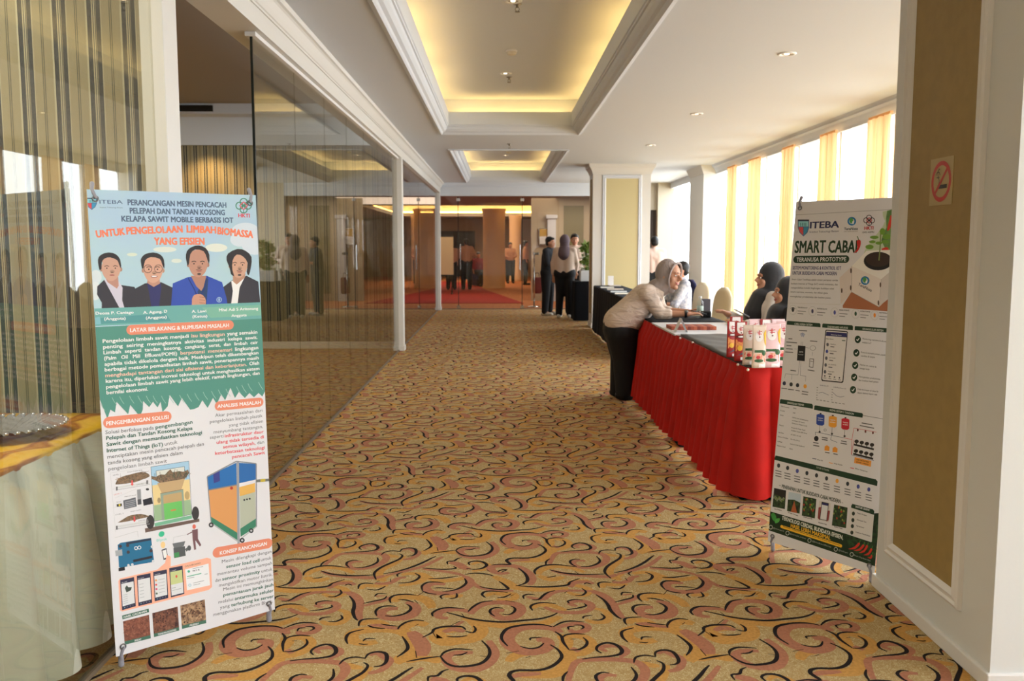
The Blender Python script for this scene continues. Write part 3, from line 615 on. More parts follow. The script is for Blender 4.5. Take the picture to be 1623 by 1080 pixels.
# ---------------------------------------------------------------- printed banners
def textmesh_data():
    cache = {}
    def get(s, bold):
        key = (s, bold)
        if key in cache: return cache[key]
        cu = bpy.data.curves.new('t', 'FONT'); cu.body = s; cu.size = 1; cu.resolution_u = 2; cu.offset = bold
        o = bpy.data.objects.new('t', cu); C.objects.link(o)
        dg = bpy.context.evaluated_depsgraph_get(); me = bpy.data.meshes.new_from_object(o.evaluated_get(dg))
        bpy.data.objects.remove(o); bpy.data.curves.remove(cu)
        V = [tuple(v.co.xy) for v in me.vertices]; Fc = [tuple(p.vertices) for p in me.polygons]; bpy.data.meshes.remove(me)
        cache[key] = (V, Fc); return cache[key]
    return get
GET = textmesh_data()
def pmat(c, **k): return mat('print_%d_%d_%d' % c, c, .55, spec=.3, **k)
class Sheet:
    def __init__(s, TL, e, d, W, H):
        s.TL = Vector(TL); e = Vector(e).normalized(); d = Vector(d).normalized(); k = e.dot(d)*.5; s.e = (e-d*k).normalized(); d = d-e*k; s.d = (d-s.e*d.dot(s.e)).normalized(); s.n = s.e.cross(-s.d)
        if s.n.dot(EYE-s.TL) < 0: s.n = -s.n
        s.W, s.H = W, H; s.V = []; s.F = []; s.M = []; s.mats = []; s.bb = []
        s.crop = None
    def uv(s, p):
        if s.crop: p = (s.crop[0]+p[0]/s.crop[2], s.crop[1]+p[1]/s.crop[2])
        r = ray(*p); t = (s.TL-EYE).dot(s.n)/r.dot(s.n); q = EYE+r*t-s.TL
        return (min(s.W, max(0, q.dot(s.e))), min(s.H, max(0, q.dot(s.d))))
    def uvf(s, p):
        if s.crop: p = (s.crop[0]+p[0]/s.crop[2], s.crop[1]+p[1]/s.crop[2])
        r = ray(*p); t = (s.TL-EYE).dot(s.n)/r.dot(s.n); q = EYE+r*t-s.TL
        return Vector((q.dot(s.e), q.dot(s.d)))
    def m(s, c):
        m_ = c if not isinstance(c, tuple) else pmat(c)
        if m_ not in s.mats: s.mats.append(m_)
        return s.mats.index(m_)
    def put(s, pts, faces, c, copies=1):
        b = len(s.V); us = [p[0] for p in pts]; vs_ = [p[1] for p in pts]; B = (min(us), max(us), min(vs_), max(vs_))
        k = 1+max((q[4] for q in s.bb if q[0] < B[1] and q[1] > B[0] and q[2] < B[3] and q[3] > B[2]), default=0); s.bb.append((*B, k)); h = .0006+k*.00004
        n1 = len(pts)//copies
        for i, (u, v) in enumerate(pts): s.V.append((u, v, h+(i//n1)*.000009 if copies > 1 else h))
        mi = s.m(c)
        for f in faces: s.F.append([b+i for i in f]); s.M.append(mi)
    def fill(s, P, c):
        tri = tessellate_polygon([[Vector((u, v, 0)) for u, v in P]]); s.put(P, tri, c)
    def poly(s, pts, c, sm=0):
        if sm: pts = [tuple(q) for q in smoothpts([(*p, 0) for p in pts+[pts[0]]], sm)][:-1]; pts = [(p[0], p[1]) for p in pts]
        s.fill([s.uv(p) for p in pts], c)
    def ell(s, c0, rx, ry, c, n=24, a0=0, a1=2*PI): s.fill([s.uv((c0[0]+rx*math.cos(a0+(a1-a0)*i/n), c0[1]+ry*math.sin(a0+(a1-a0)*i/n))) for i in range(n)], c)
    def ring(s, c0, r, wd, c, n=20, ry=None):
        ry = ry or r
        s.put([s.uv((c0[0]+rr*math.cos(2*PI*i/n), c0[1]+(ry/r)*rr*math.sin(2*PI*i/n))) for i in range(n) for rr in (r-wd/2, r+wd/2)], [(2*i, 2*i+1, (2*i+3) % (2*n), (2*i+2) % (2*n)) for i in range(n)], c)
    def line(s, pts, wd, c):
        P = [s.uvf(p) for p in pts]
        if s.crop: wd = wd/s.crop[2]
        q = s.crop; sc = (s.uvf((pts[0][0]+10, pts[0][1]))-P[0]).length/10*(q[2] if q else 1)*wd
        Q_ = []
        for a, b in zip(P, P[1:]):
            t = (b-a).normalized(); n = Vector((-t.y, t.x))*sc/2; Q_ += [tuple(x) for x in (a+n, b+n, b-n, a-n)]
        Q_ = [(min(s.W, max(0, u)), min(s.H, max(0, v))) for u, v in Q_]
        s.put(Q_, [tuple(range(4*i, 4*i+4)) for i in range(len(Q_)//4)], c)
    def pill(s, p0, p1, r, c):
        s.crop_save = s.crop
        a, b = s.uvf(p0), s.uvf(p1); h = (s.uvf((p0[0], p0[1]+r))-a).length
        t = (b-a).normalized(); n = Vector((-t.y, t.x)); a = a+t*h; b = b-t*h; P = []
        for i in range(13): th = PI/2-PI*i/12; P.append(b+t*h*math.cos(th)+n*h*math.sin(th))
        for i in range(13): th = -PI/2-PI*i/12; P.append(a+t*h*math.cos(th)+n*h*math.sin(th))
        s.fill([tuple(p) for p in P], c)
    def text(s, str_, p0, p1, cap_, c, bold=.0):
        V, Fc = GET(str_, 0)
        if not V: return
        x0 = min(v[0] for v in V); x1 = max(v[0] for v in V)
        a, b = s.uvf(p0), s.uvf(p1); h = (s.uvf((p0[0], p0[1]-cap_))-a).length
        t = (b-a); L = t.length; t = t/L; n = Vector((t.y, -t.x)); sx = L/(x1-x0); sy = h/.70
        if not bold: s.put([tuple(a+t*(v[0]-x0)*sx+n*v[1]*sy) for v in V], Fc, c)
        else:
            D = ((-1, -.6), (1, -.6), (-1, .6), (1, .6)); m_ = len(V)
            s.put([tuple(a+t*(v[0]-x0+dx*bold)*sx+n*(v[1]+dy*bold)*sy) for dx, dy in D for v in V], [tuple(i+q*m_ for i in f) for q in range(4) for f in Fc], c, 4)
    def build(s, name, label, base, back=None):
        M = Matrix((s.e, s.n, -s.d)).transposed().to_4x4(); M.translation = s.TL+s.d*s.H
        # stand root on the floor below the sheet
        root = thing(name, label, 'banner', (s.TL.x+s.e.x*s.W/2, s.TL.y+s.e.y*s.W/2, 0))
        bm = NB(); T = lambda u, v, h: s.TL+s.e*u+s.d*v+s.n*h
        nx, ny = 12, 24
        def wave(u, v): return .0
        for h0 in (.0005, -.0005):
            g = [[bm.verts.new(T(s.W*i/nx, s.H*j/ny, h0)) for i in range(nx+1)] for j in range(ny+1)]
            for j in range(ny):
                for i in range(nx): bm.faces.new((g[j][i], g[j][i+1], g[j+1][i+1], g[j+1][i]))
        sh = add('printed_sheet', bm, base, root, world=True)
        me = bpy.data.meshes.new('print'); me.from_pydata([T(u, v, h) for u, v, h in s.V], [], s.F)
        for m_ in s.mats: me.materials.append(m_)
        me.polygons.foreach_set('material_index', s.M); me.update()
        me.transform(Matrix.Translation(-root.location)); o = bpy.data.objects.new('print', me); C.objects.link(o); o.parent = root
        # grommets and toggles
        steel = mat('grommet_steel', (120, 120, 122), .35, .8); grey = mat('toggle_grey', (150, 150, 160), .5)
        for (u, v) in ((.025, .03), (s.W-.025, .03), (.025, s.H-.03), (s.W-.025, s.H-.03)):
            bm = NB(); c_ = T(u, v, .003)
            for i in range(14):
                a, b = 2*PI*i/14, 2*PI*(i+1)/14
                tube(bm, [c_+s.e*.009*math.cos(a)+s.d*.009*math.sin(a), c_+s.e*.009*math.cos(b)+s.d*.009*math.sin(b)], .0025, 6)
            gr = add('grommet', bm, steel, root, True, True)
            sgn = -1 if v < s.H/2 else 1; sx = -1 if u < s.W/2 else 1
            bm = NB(); cap(bm, T(u+.001, v+.004*sgn, .006), T(u+sx*.008, v+sgn*.03, -.004), .0045, .007, 8); cap(bm, T(u+sx*.008, v+sgn*.03, -.004), T(u+sx*.004, v+sgn*.05, -.01), .006, .008, 8)
            add('corner_hook', bm, grey, root, True, True)
        hub = T(s.W/2, s.H*.55, -.10)
        for (u, v) in ((0.02, -.0), (s.W-.02, -.0), (0.02, s.H-.01), (s.W-.02, s.H-.01)):
            e_ = T(u, v, -.012); mid = (hub+e_)/2-s.n*.03
            bm = NB(); tube(bm, [q for q in smoothpts([hub, mid, e_], 5)], .006, 8); add('rod', bm, grey, root, True, True)
        bm = NB(); ellip(bm, hub, (.03, .03, .03)); add('hub', bm, blackp, root, True, True)
        ft = Vector((hub.x, hub.y, 0))-Vector((s.n.x, s.n.y, 0)).normalized()*.22
        if True:
            bm = NB(); tube(bm, [hub, (ft.x, ft.y, .012)], .007, 8); add('rear_leg', bm, grey, root, True, True)
        for u in (.02, s.W-.02):
            p = T(u, s.H, -.012); bm = NB(); cap(bm, (p.x, p.y, p.z), (p.x, p.y, .012), .009, .011, 8); add('foot', bm, grey, root, True, True)
        return root

# ---- left banner -------------------------------------------------
S = Sheet((-1.363, 3.032, 1.648), (.449, .397, 0), (.042, -.02, -1.603), .6, 1.6)
A_, B_, C_, D_, E_, F_ = (120, 280, 4.5), (140, 500, 4.155), (150, 720, 3.274), (150, 280, 5.4), (170, 720, 8.306), (180, 840, 5.4)
sky = mat('print_sky', (186, 220, 216), .55, c2=(172, 200, 232), scale=2.2, spec=.3)
SKIN = (205, 162, 142); NAVY = (48, 50, 104); TEAL = (84, 148, 134); SAL = (232, 142, 112); W_ = (240, 240, 240); GR = (88, 92, 94); DG = (52, 104, 88); RD = (222, 84, 92)
S.crop = None; S.poly([(130, 290), (410, 300), (418, 520), (140, 530)], sky)
S.crop = D_
for c0, rx, ry, c in (((1290, 470), 120, 75, (214, 226, 238)), ((1370, 560), 120, 110, (214, 226, 238)), ((1240, 540), 80, 60, (214, 226, 238)), ((1040, 610), 95, 36, (226, 232, 222)), ((600, 625), 100, 24, (222, 230, 222)), ((320, 668), 45, 15, (218, 228, 214)), ((700, 722), 45, 18, (218, 228, 220)),
                      ((10, 860), 50, 60, (214, 226, 232)), ((0, 980), 60, 80, (220, 230, 234))): S.ell(c0, rx, ry, c)
def face(c0, rx, ry, skin, smile=False, beard=False):
    x, y = c0; dk = tuple(int(v*.55) for v in skin); sh = tuple(int(v*.86) for v in skin)
    S.ell((x-rx, y+5), rx*.14, ry*.18, sh); S.ell((x+rx, y+5), rx*.14, ry*.18, sh)
    S.poly([(x-rx*.98, y-ry*.2), (x-rx*.9, y+ry*.3), (x-rx*.62, y+ry*.75), (x-rx*.2, y+ry), (x+rx*.2, y+ry), (x+rx*.62, y+ry*.75), (x+rx*.9, y+ry*.3), (x+rx*.98, y-ry*.2), (x+rx*.7, y-ry*.8), (x, y-ry), (x-rx*.7, y-ry*.8)], skin, 3)
    S.ell((x+rx*.12, y+ry*.22), rx*.24, ry*.13, sh); S.ell((x+rx*.1, y+ry*.3), rx*.16, ry*.05, dk)
    S.ell((x, y-ry*.62), rx*.9, ry*.58, skin)
    for s_ in (-1, 1):
        S.line([(x+s_*rx*.2, y-ry*.2), (x+s_*rx*.42, y-ry*.27), (x+s_*rx*.68, y-ry*.2)], ry*.055, (52, 42, 42))
        S.ell((x+s_*rx*.43, y-ry*.05), rx*.16, ry*.04, tuple(min(235, int(v*1.05)) for v in skin)); S.ell((x+s_*rx*.43, y-ry*.05), rx*.08, ry*.055, (40, 32, 32))
    if smile: S.ell((x+rx*.1, y+ry*.52), rx*.34, ry*.09, (150, 82, 80)); S.ell((x+rx*.1, y+ry*.5), rx*.28, ry*.05, W_)
    else: S.ell((x+rx*.1, y+ry*.53), rx*.27, ry*.055, (160, 96, 92))
    if beard: S.ell((x+rx*.1, y+ry*.78), rx*.2, ry*.09, (90, 72, 66)); S.line([(x-rx*.22, y+ry*.43), (x+rx*.1, y+ry*.39), (x+rx*.42, y+ry*.44)], ry*.045, (100, 78, 70))
HAIR = (48, 44, 46); SUIT = (56, 54, 62)
# first man
S.poly([(22, 940), (80, 885), (230, 930), (340, 945), (372, 1010), (380, 1150), (60, 1150), (60, 1080), (20, 1010)], SUIT)
S.poly([(78, 878), (205, 895), (238, 950), (235, 1060), (262, 1150), (225, 1150), (150, 1010)], (208, 205, 222))
S.poly([(82, 850), (200, 850), (205, 935), (190, 960), (110, 905)], (188, 142, 128))
face((140, 790), 84, 102, SKIN)
S.poly([(40, 800), (28, 740), (32, 695), (62, 665), (120, 650), (180, 665), (218, 712), (226, 790), (205, 745), (190, 715), (130, 692), (80, 705), (60, 740), (58, 790)], HAIR, 2)
# second man
S.poly([(345, 960), (430, 915), (570, 905), (665, 950), (700, 1150), (355, 1150)], SUIT)
S.poly([(445, 905), (565, 905), (570, 960), (545, 1150), (490, 1150), (462, 980)], NAVY)
S.poly([(455, 860), (552, 860), (560, 915), (505, 945), (448, 912)], (196, 148, 128))
face((500, 800), 86, 108, (216, 168, 145), True)
for x in (455, 545): S.ring((x, 790), 34, 5, (90, 70, 66))
S.poly([(405, 790), (394, 730), (398, 700), (430, 665), (500, 650), (560, 668), (592, 712), (596, 790), (576, 750), (556, 705), (480, 690), (432, 718), (418, 780)], HAIR, 2)
# fourth man
S.poly([(1095, 950), (1180, 885), (1300, 850), (1400, 900), (1425, 1150), (1085, 1150)], SUIT)
S.poly([(1168, 895), (1290, 850), (1240, 950), (1215, 1150), (1160, 1150), (1182, 980)], W_)
S.poly([(1180, 830), (1290, 830), (1285, 865), (1215, 925), (1185, 900)], (190, 145, 120))
face((1232, 762), 76, 104, (208, 164, 140), beard=True)
S.poly([(1165, 835), (1150, 770), (1128, 715), (1140, 660), (1220, 620), (1290, 635), (1342, 690), (1336, 780), (1318, 845), (1300, 815), (1308, 740), (1270, 685), (1215, 668), (1180, 720), (1178, 800), (1195, 855)], HAIR, 2)
# third man, in front
BL3 = (52, 82, 178)
S.poly([(650, 1150), (668, 915), (800, 860), (960, 850), (1090, 905), (1130, 1050), (1142, 1150)], BL3)
S.poly([(880, 985), (945, 865), (972, 880), (952, 1150), (905, 1150)], (42, 66, 108))
S.poly([(822, 850), (955, 850), (930, 950), (912, 980), (870, 940)], (182, 134, 114))
face((885, 752), 84, 106, (194, 146, 126), beard=True)
S.poly([(795, 765), (780, 700), (788, 640), (830, 603), (890, 590), (950, 613), (980, 670), (978, 750), (960, 700), (932, 640), (860, 625), (818, 665), (808, 740)], HAIR, 2)
S.line([(800, 870), (850, 960), (892, 1060)], 8, (34, 54, 120)); S.line([(965, 860), (940, 960), (912, 1010)], 8, (34, 54, 120))
S.ring((1065, 1055), 20, 7, (150, 180, 215)); S.ell((1065, 1055), 9, 14, (150, 180, 215))
S.poly([(832, 1050), (850, 1015), (905, 1005), (945, 1040), (950, 1090), (930, 1150), (840, 1150)], (208, 154, 130), 2)
for y in (1030, 1055, 1080): S.line([(895, y), (945, y+6)], 4, (160, 108, 90))
# name band
S.crop = A_
S.poly([(80, 945), (1340, 896), (1345, 1016), (80, 1070)], (112, 176, 172)); S.poly([(175, 1010), (640, 975), (680, 1032), (180, 1052)], (88, 156, 158)); S.poly([(900, 935), (1340, 915), (1340, 990), (960, 1008)], (128, 188, 166))
S.poly([(80, 1010), (170, 1000), (180, 1052), (80, 1060)], (130, 190, 200))
for t, a, b, c in (('Deosa P. Caniago', (142, 985), (412, 978), 20), ('(Anggota)', (203, 1025), (355, 1020), 20), ('A. Agung. D', (482, 980), (652, 970), 20), ('(Anggota)', (500, 1018), (648, 1010), 19), ('A. Lawi', (828, 972), (930, 968), 20), ('(Ketua)', (832, 1008), (937, 1004), 19), ('Mhd Adi S Aritonang', (1022, 962), (1300, 950), 20), ('Anggota', (1110, 1002), (1218, 996), 19)): S.text(t, a, b, c, W_, .02)
NB_ = (88, 100, 132)
for t, a, b, c in (('PERANCANGAN MESIN PENCACAH', (372, 203), (1073, 222), 40), ('PELEPAH DAN TANDAN KOSONG', (387, 263), (1063, 275), 40), ('KELAPA SAWIT MOBILE BERBASIS IOT', (328, 320), (1123, 330), 40)): S.text(t, a, b, c, (120, 190, 200), .045); S.text(t, a, b, c, NB_, .032)
OR_ = (248, 132, 92)
for t, a, b, c in (('UNTUK', (150, 435), (352, 415), 50), ('PENGELOLAAN', (365, 412), (762, 398), 50), ('LIMBAH', (793, 398), (1000, 405), 50), ('BIOMASSA', (1012, 410), (1262, 438), 50), ('YANG EFISIEN', (562, 485), (917, 485), 50)): S.text(t, a, b, c, (206, 74, 58), .046); S.text(t, a, b, c, OR_, .03)
def shield(x0, y0, x1, y1):
    w_, h_ = x1-x0, y1-y0
    P = lambda u, v: (x0+w_*u, y0+h_*v)
    S.poly([P(0, .05), P(1, .05), P(1, .5), P(.85, .78), P(.5, 1), P(.15, .78), P(0, .5)], (84, 110, 150))
    S.poly([P(.07, .12), P(.93, .12), P(.93, .42), P(.07, .42)], (150, 214, 222)); S.poly([P(.07, .46), P(.47, .46), P(.47, .93), P(.2, .74), P(.07, .5)], (214, 82, 84)); S.poly([P(.53, .46), P(.93, .46), P(.93, .5), P(.8, .74), P(.53, .93)], (66, 150, 190))
    S.line([P(0, .05), P(1, .05)], h_*.06, (60, 60, 80))
    for u in (.25, .4, .55, .7): S.line([P(u, .4), P(u, .2)], w_*.06, (70, 120, 130))
def fourrings(c, r, c1, c2):
    x, y = c
    for dx, dy in ((0, -1), (0, 1), (-1, 0), (1, 0)): S.ring((x+dx*r*1.05, y+dy*r*.95), r*.9, r*.26, c1)
    S.line([(x, y-r), (x+r, y), (x, y+r), (x-r, y), (x, y-r)], r*.22, c2); S.line([(x, y+r), (x, y+r*2)], r*.2, c1)
shield(78, 150, 150, 238); S.text('ITEBA', (170, 193), (335, 195), 27, (62, 78, 120), 0); S.text('Institut Teknologi Batam', (172, 224), (335, 226), 9, (72, 84, 110))
fourrings((1197, 208), 28, (74, 140, 116), (216, 70, 88)); S.text('HKTI', (1160, 290), (1240, 293), 27, (216, 70, 88), .03)
# teal block with grass edge
S.crop = B_
S.poly([(10, 80), (1160, 20), (1168, 500), (1145, 535), (1120, 512), (1090, 540), (1060, 512), (1030, 545), (990, 505), (965, 545), (935, 478), (900, 560), (875, 520), (845, 585), (820, 545), (785, 610), (750, 560), (725, 605), (695, 618), (670, 622), (615, 545), (590, 600), (535, 525), (522, 600), (488, 637), (475, 570), (455, 607), (425, 570), (400, 605), (360, 565), (358, 620), (340, 668), (275, 590), (262, 652), (185, 570), (175, 640), (145, 622), (125, 682), (40, 560)], TEAL)
for x, y in ((80, 580), (155, 540), (205, 535), (270, 530), (325, 530), (380, 530), (425, 530), (480, 530), (530, 528), (600, 525), (650, 518), (700, 512), (755, 505), (810, 500), (855, 490), (905, 485), (975, 470), (1010, 460), (1050, 450), (1120, 440)): S.line([(x, y), (x+12, y+25), (x+30, y+50)], 3, (160, 200, 188))
S.pill((250, 98), (957, 62), 33, SAL); S.text('LATAR BELAKANG & RUMUSAN MASALAH', (275, 111), (925, 77), 26, W_, .024)
L = [[('Pengelolaan limbah sawit menjadi', (95, 182), (660, 147)), ('isu lingkungan', (678, 146), (897, 135), 1), ('yang semakin', (913, 133), (1112, 121))],
     [('penting  seiring  meningkatnya  aktivitas  industri  kelapa  sawit.', (98, 220), (1113, 155))],
     [('Limbah  seperti  tandan  kosong,  cangkang,  serat,  dan  limbah  cair', (100, 257), (1115, 188))],
     [('(Palm   Oil   Mill   Effluent/POME)', (104, 295), (583, 262)), ('berpotensi  mencemari', (607, 260), (945, 237), 1), ('lingkungan', (967, 235), (1118, 223))],
     [('apabila tidak dikelola dengan baik. Meskipun telah dikembangkan', (107, 333), (1119, 256))],
     [('berbagai metode pemanfaatan limbah sawit, penerapannya masih', (108, 370), (1121, 290))],
     [('menghadapi tantangan dari sisi efisiensi dan keberlanjutan.', (112, 408), (1042, 333), 1), ('Oleh', (1060, 330), (1124, 325))],
     [('karena itu, diperlukan inovasi teknologi untuk menghasilkan sistem', (115, 445), (1126, 360))],
     [('pengelolaan limbah sawit yang lebih efektif, ramah lingkungan, dan', (117, 483), (1127, 390))], [('bernilai ekonomi.', (120, 521), (392, 496))]]
for ln in L:
    for sgm in ln: S.text(sgm[0], sgm[1], sgm[2], 24, (240, 196, 178) if len(sgm) > 3 else W_, .02)
S.pill((97, 710), (547, 665), 38, SAL); S.text('PENGEMBANGAN SOLUSI', (118, 726), (527, 682), 26, W_, .024)
S.pill((832, 600), (1152, 570), 31, SAL); S.text('ANALISIS MASALAH', (850, 611), (1135, 584), 23, W_, .024)
for t, a, b, c, bo in (('Solusi berfokus pada', (112, 783), (430, 752), GR, 0), ('pengembangan', (443, 750), (685, 713), DG, .022), ('Pelepah dan Tandan Kosong Kelapa', (117, 822), (685, 754), DG, .022), ('Sawit dengan memanfaatkan teknologi', (120, 863), (747, 783), DG, .022),
        ('Internet of Things (IoT)', (122, 903), (490, 862), DG, .022), ('untuk', (503, 860), (587, 845), GR, 0), ('menciptakan mesin pencacah pelepah dan', (125, 945), (760, 858), GR, 0), ('tanda kosong yang efisien dalam', (127, 985), (620, 915), GR, 0), ('pengelolaan limbah sawit', (132, 1025), (517, 970), GR, 0)): S.text(t, a, b, 25, c, bo)
for t, a, b, c, bo in (('Akar permasalahan dari', (835, 670), (1145, 636), GR, 0), ('pengelolaan limbah plastik', (800, 712), (1147, 671), GR, 0), ('yang tidak efisien', (925, 735), (1150, 707), GR, 0), ('menyumbang tantangan,', (825, 780), (1150, 742), GR, 0), ('seperti', (800, 815), (890, 805), GR, 0),
        ('infrastruktur daur', (898, 805), (1153, 776), RD, .022), ('ulang tidak tersedia di', (845, 848), (1155, 810), RD, .022), ('semua wilayah,', (887, 878), (1100, 852), RD, .022), ('dan', (1112, 850), (1157, 844), GR, 0), ('keterbatasan teknologi', (835, 920), (1160, 881), RD, .022), ('pencacah Sawit', (947, 943), (1162, 914), RD, .022)): S.text(t, a, b, 22, c, bo)
S.crop = C_
S.pill((612, 515), (922, 460), 27, SAL); S.text('KONSEP RANCANGAN', (650, 524), (893, 473), 19, W_, .024)
for t, a, b, c, bo in (('Mesin dilengkapi dengan', (660, 567), (917, 513), GR, 0), ('sensor load cell', (683, 593), (855, 559), DG, .022), ('untuk', (862, 557), (917, 546), GR, 0), ('memantau volume sampah', (635, 632), (920, 573), GR, 0), ('dan', (625, 665), (655, 659), GR, 0), ('sensor proximity', (662, 657), (857, 618), DG, .022), ('untuk', (865, 616), (922, 604), GR, 0),
        ('mengaktifkan motor listrik.', (645, 690), (923, 632), GR, 0), ('Mesin ini memungkinkan', (667, 711), (925, 657), GR, 0), ('pemantauan jarak jauh', (668, 740), (927, 685), DG, .022), ('melalui', (642, 777), (718, 761), GR, 0), ('antarmuka seluler', (727, 759), (928, 715), DG, .022), ('yang', (650, 805), (700, 794), GR, 0), ('terhubung ke server', (708, 792), (928, 745), DG, .022), ('menggunakan platform Blynk.', (615, 842), (925, 770), GR, 0)): S.text(t, a, b, 17, c, bo)
# field illustration
S.crop = E_
S.poly([(495, 980), (1210, 850), (1212, 890), (500, 1035)], (112, 92, 84)); S.poly([(620, 910), (1110, 805), (1115, 850), (625, 955)], (122, 186, 152))
S.poly([(572, 170), (1072, 92), (1082, 330), (590, 415)], (168, 206, 230)); S.poly([(590, 415), (1082, 330), (1092, 600), (612, 675)], (236, 212, 152)); S.poly([(612, 675), (1092, 600), (1112, 795), (618, 885)], (160, 190, 150))
S.line([(572, 170), (1072, 92), (1112, 795), (618, 885), (572, 170)], 5, (70, 90, 110)); S.poly([(640, 222), (1015, 165), (1018, 260), (650, 300)], (222, 224, 216)); S.line([(650, 300), (640, 222), (1015, 165), (1018, 260)], 5, (70, 90, 110))
palm = mat('print_palm', (96, 84, 66), .6, c2=(150, 120, 92), scale=160)
S.poly([(580, 290), (640, 300), (700, 270), (760, 270), (800, 225), (830, 200), (860, 240), (950, 225), (1000, 235), (1060, 205), (1080, 250), (1040, 300), (1000, 350), (720, 400), (640, 350), (585, 330)], palm)
rn = random.Random(3)
for i in range(36):
    x = 600+rn.random()*460; y = 360-(x-600)*.08-rn.random()*60; S.line([(x, y), (x+rn.uniform(-60, 60), y-rn.random()*95)], 5, rn.choice(((60, 92, 74), (118, 92, 76), (80, 70, 60), (96, 110, 84))))
S.poly([(655, 385), (1020, 325), (972, 475), (715, 515)], (200, 170, 126)); S.poly([(697, 520), (998, 465), (1010, 610), (1018, 820), (720, 875)], (150, 168, 150)); S.poly([(735, 545), (975, 500), (985, 612), (740, 655)], (194, 166, 118)); S.line([(697, 520), (998, 465)], 6, (120, 100, 76))
S.poly([(740, 655), (980, 615), (992, 820), (755, 868)], (112, 198, 104)); S.pill((832, 745), (905, 732), 10, (210, 140, 80)); S.ell((1050, 545), 32, 55, (190, 165, 115)); S.ell((680, 610), 22, 36, (170, 150, 110))
S.ell((565, 895), 54, 92, (62, 58, 58)); S.ell((1160, 780), 48, 90, (62, 58, 58))
LG = (196, 198, 200)
for pl_ in ([(40, 250), (560, 175)], [(40, 250), (110, 1030)], [(60, 465), (560, 385)], [(70, 705), (590, 635)], [(100, 1000), (560, 920)], [(100, 580), (380, 460)]): S.line(pl_, 3, LG)
S.poly([(105, 400), (130, 340), (190, 300), (300, 270), (450, 235), (540, 260), (552, 300), (450, 340), (350, 375), (150, 400)], palm, 2); S.poly([(135, 905), (270, 820), (350, 800), (440, 788), (540, 815), (510, 835), (250, 890)], palm, 2)
for i in range(30):
    x = 120+rn.random()*400; y = 385-(x-120)*.22-rn.random()*70; S.line([(x, y), (x+rn.uniform(-70, 70), y-rn.random()*30)], 4, rn.choice(((140, 104, 70), (84, 62, 50), (160, 128, 88))))
for y0 in (420, 935): S.line([(110, y0+25), (540, y0-45)], 26, (214, 216, 216)); S.line([(110, y0+55), (560, y0-20)], 4, (120, 120, 120)); S.line([(125, y0+60), (125, y0+10)], 18, (90, 90, 92)); S.line([(525, y0-25), (525, y0-75)], 26, (120, 120, 122))
for x, y in ((325, 345), (355, 822)): S.poly([(x-10, y), (x+10, y), (x+12, y+45), (x+24, y+45), (x+2, y+75), (x-20, y+48), (x-8, y+45)], (232, 88, 88))
S.poly([(208, 612), (372, 570), (388, 690), (222, 728)], (104, 106, 112)); 
for k_ in range(4): S.line([(232, 635+k_*24), (368, 602+k_*24)], 9, (170, 172, 178))
S.poly([(390, 470), (440, 462), (450, 660), (400, 670)], (150, 152, 156)); S.poly([(396, 600), (446, 592), (450, 660), (400, 670)], (84, 84, 88)); S.poly([(466, 602), (585, 570), (600, 655), (478, 682)], (44, 44, 50)); S.ell((528, 465), 22, 16, (60, 60, 64)); S.poly([(122, 662), (190, 650), (192, 685), (125, 695)], (60, 56, 50)); S.ell((160, 672), 12, 16, (226, 206, 60))
for t, a, b in (('LEVEL 1', (75, 288), (172, 272)), ('LEVEL 3', (108, 808), (212, 790))): S.text(t, a, b, 16, (110, 112, 114))
S.text('LEVEL 2', (90, 543), (190, 522), 16, (214, 120, 110)); 
for t, a, b in (('Sampah Pelepah Sawit', (265, 245), (460, 215)), ('Mesin Pencacah', (230, 568), (375, 545)), ('Sensor', (120, 640), (180, 630)), ('Sampah Cacahan', (305, 765), (445, 738)), ('LOAD CELL', (385, 410), (480, 395)), ('LOAD CELL', (410, 888), (500, 873))): S.text(t, a, b, 13, (60, 60, 60))
# cabinet
S.crop = C_
S.poly([(583, 118), (735, 45), (737, 165), (590, 188)], (40, 112, 182)); S.poly([(745, 45), (838, 52), (838, 132), (750, 152)], (44, 108, 176)); S.poly([(590, 185), (737, 158), (742, 412), (603, 328)], (222, 158, 96)); S.poly([(750, 172), (832, 150), (833, 198), (752, 220)], (230, 180, 92)); S.poly([(752, 220), (833, 197), (836, 340), (755, 388)], (184, 190, 170))
S.poly([(603, 325), (742, 410), (742, 448), (605, 358)], (62, 132, 104)); S.poly([(755, 388), (836, 335), (838, 378), (757, 430)], (62, 132, 104)); S.poly([(615, 104), (648, 88), (650, 140), (618, 152)], (60, 66, 140))
S.line([(742, 36), (747, 465)], 13, (158, 162, 168)); S.line([(583, 118), (735, 38)], 7, (140, 144, 150)); S.line([(735, 38), (838, 50), (839, 378)], 6, (140, 144, 150)); S.line([(583, 118), (604, 358)], 5, (140, 144, 150)); S.line([(604, 358), (745, 455)], 6, (180, 184, 186)); S.line([(838, 378), (757, 440)], 6, (180, 184, 186)); S.line([(590, 187), (737, 160)], 6, (130, 132, 136))
S.line([(838, 140), (912, 133)], 13, (118, 120, 112)); S.line([(860, 138), (885, 136)], 14, (196, 176, 60))
for c0, r_ in (((604, 368), 13), ((812, 398), 12), ((765, 448), 13)): S.ell(c0, r_, r_, (52, 52, 56)); S.ell(c0, r_*.45, r_*.45, (190, 192, 196))
for x in (776, 790, 804): S.ell((x, 238-(x-776)*.2), 5, 5, (44, 44, 48))
S.ell((710, 177), 8, 8, (180, 60, 50))
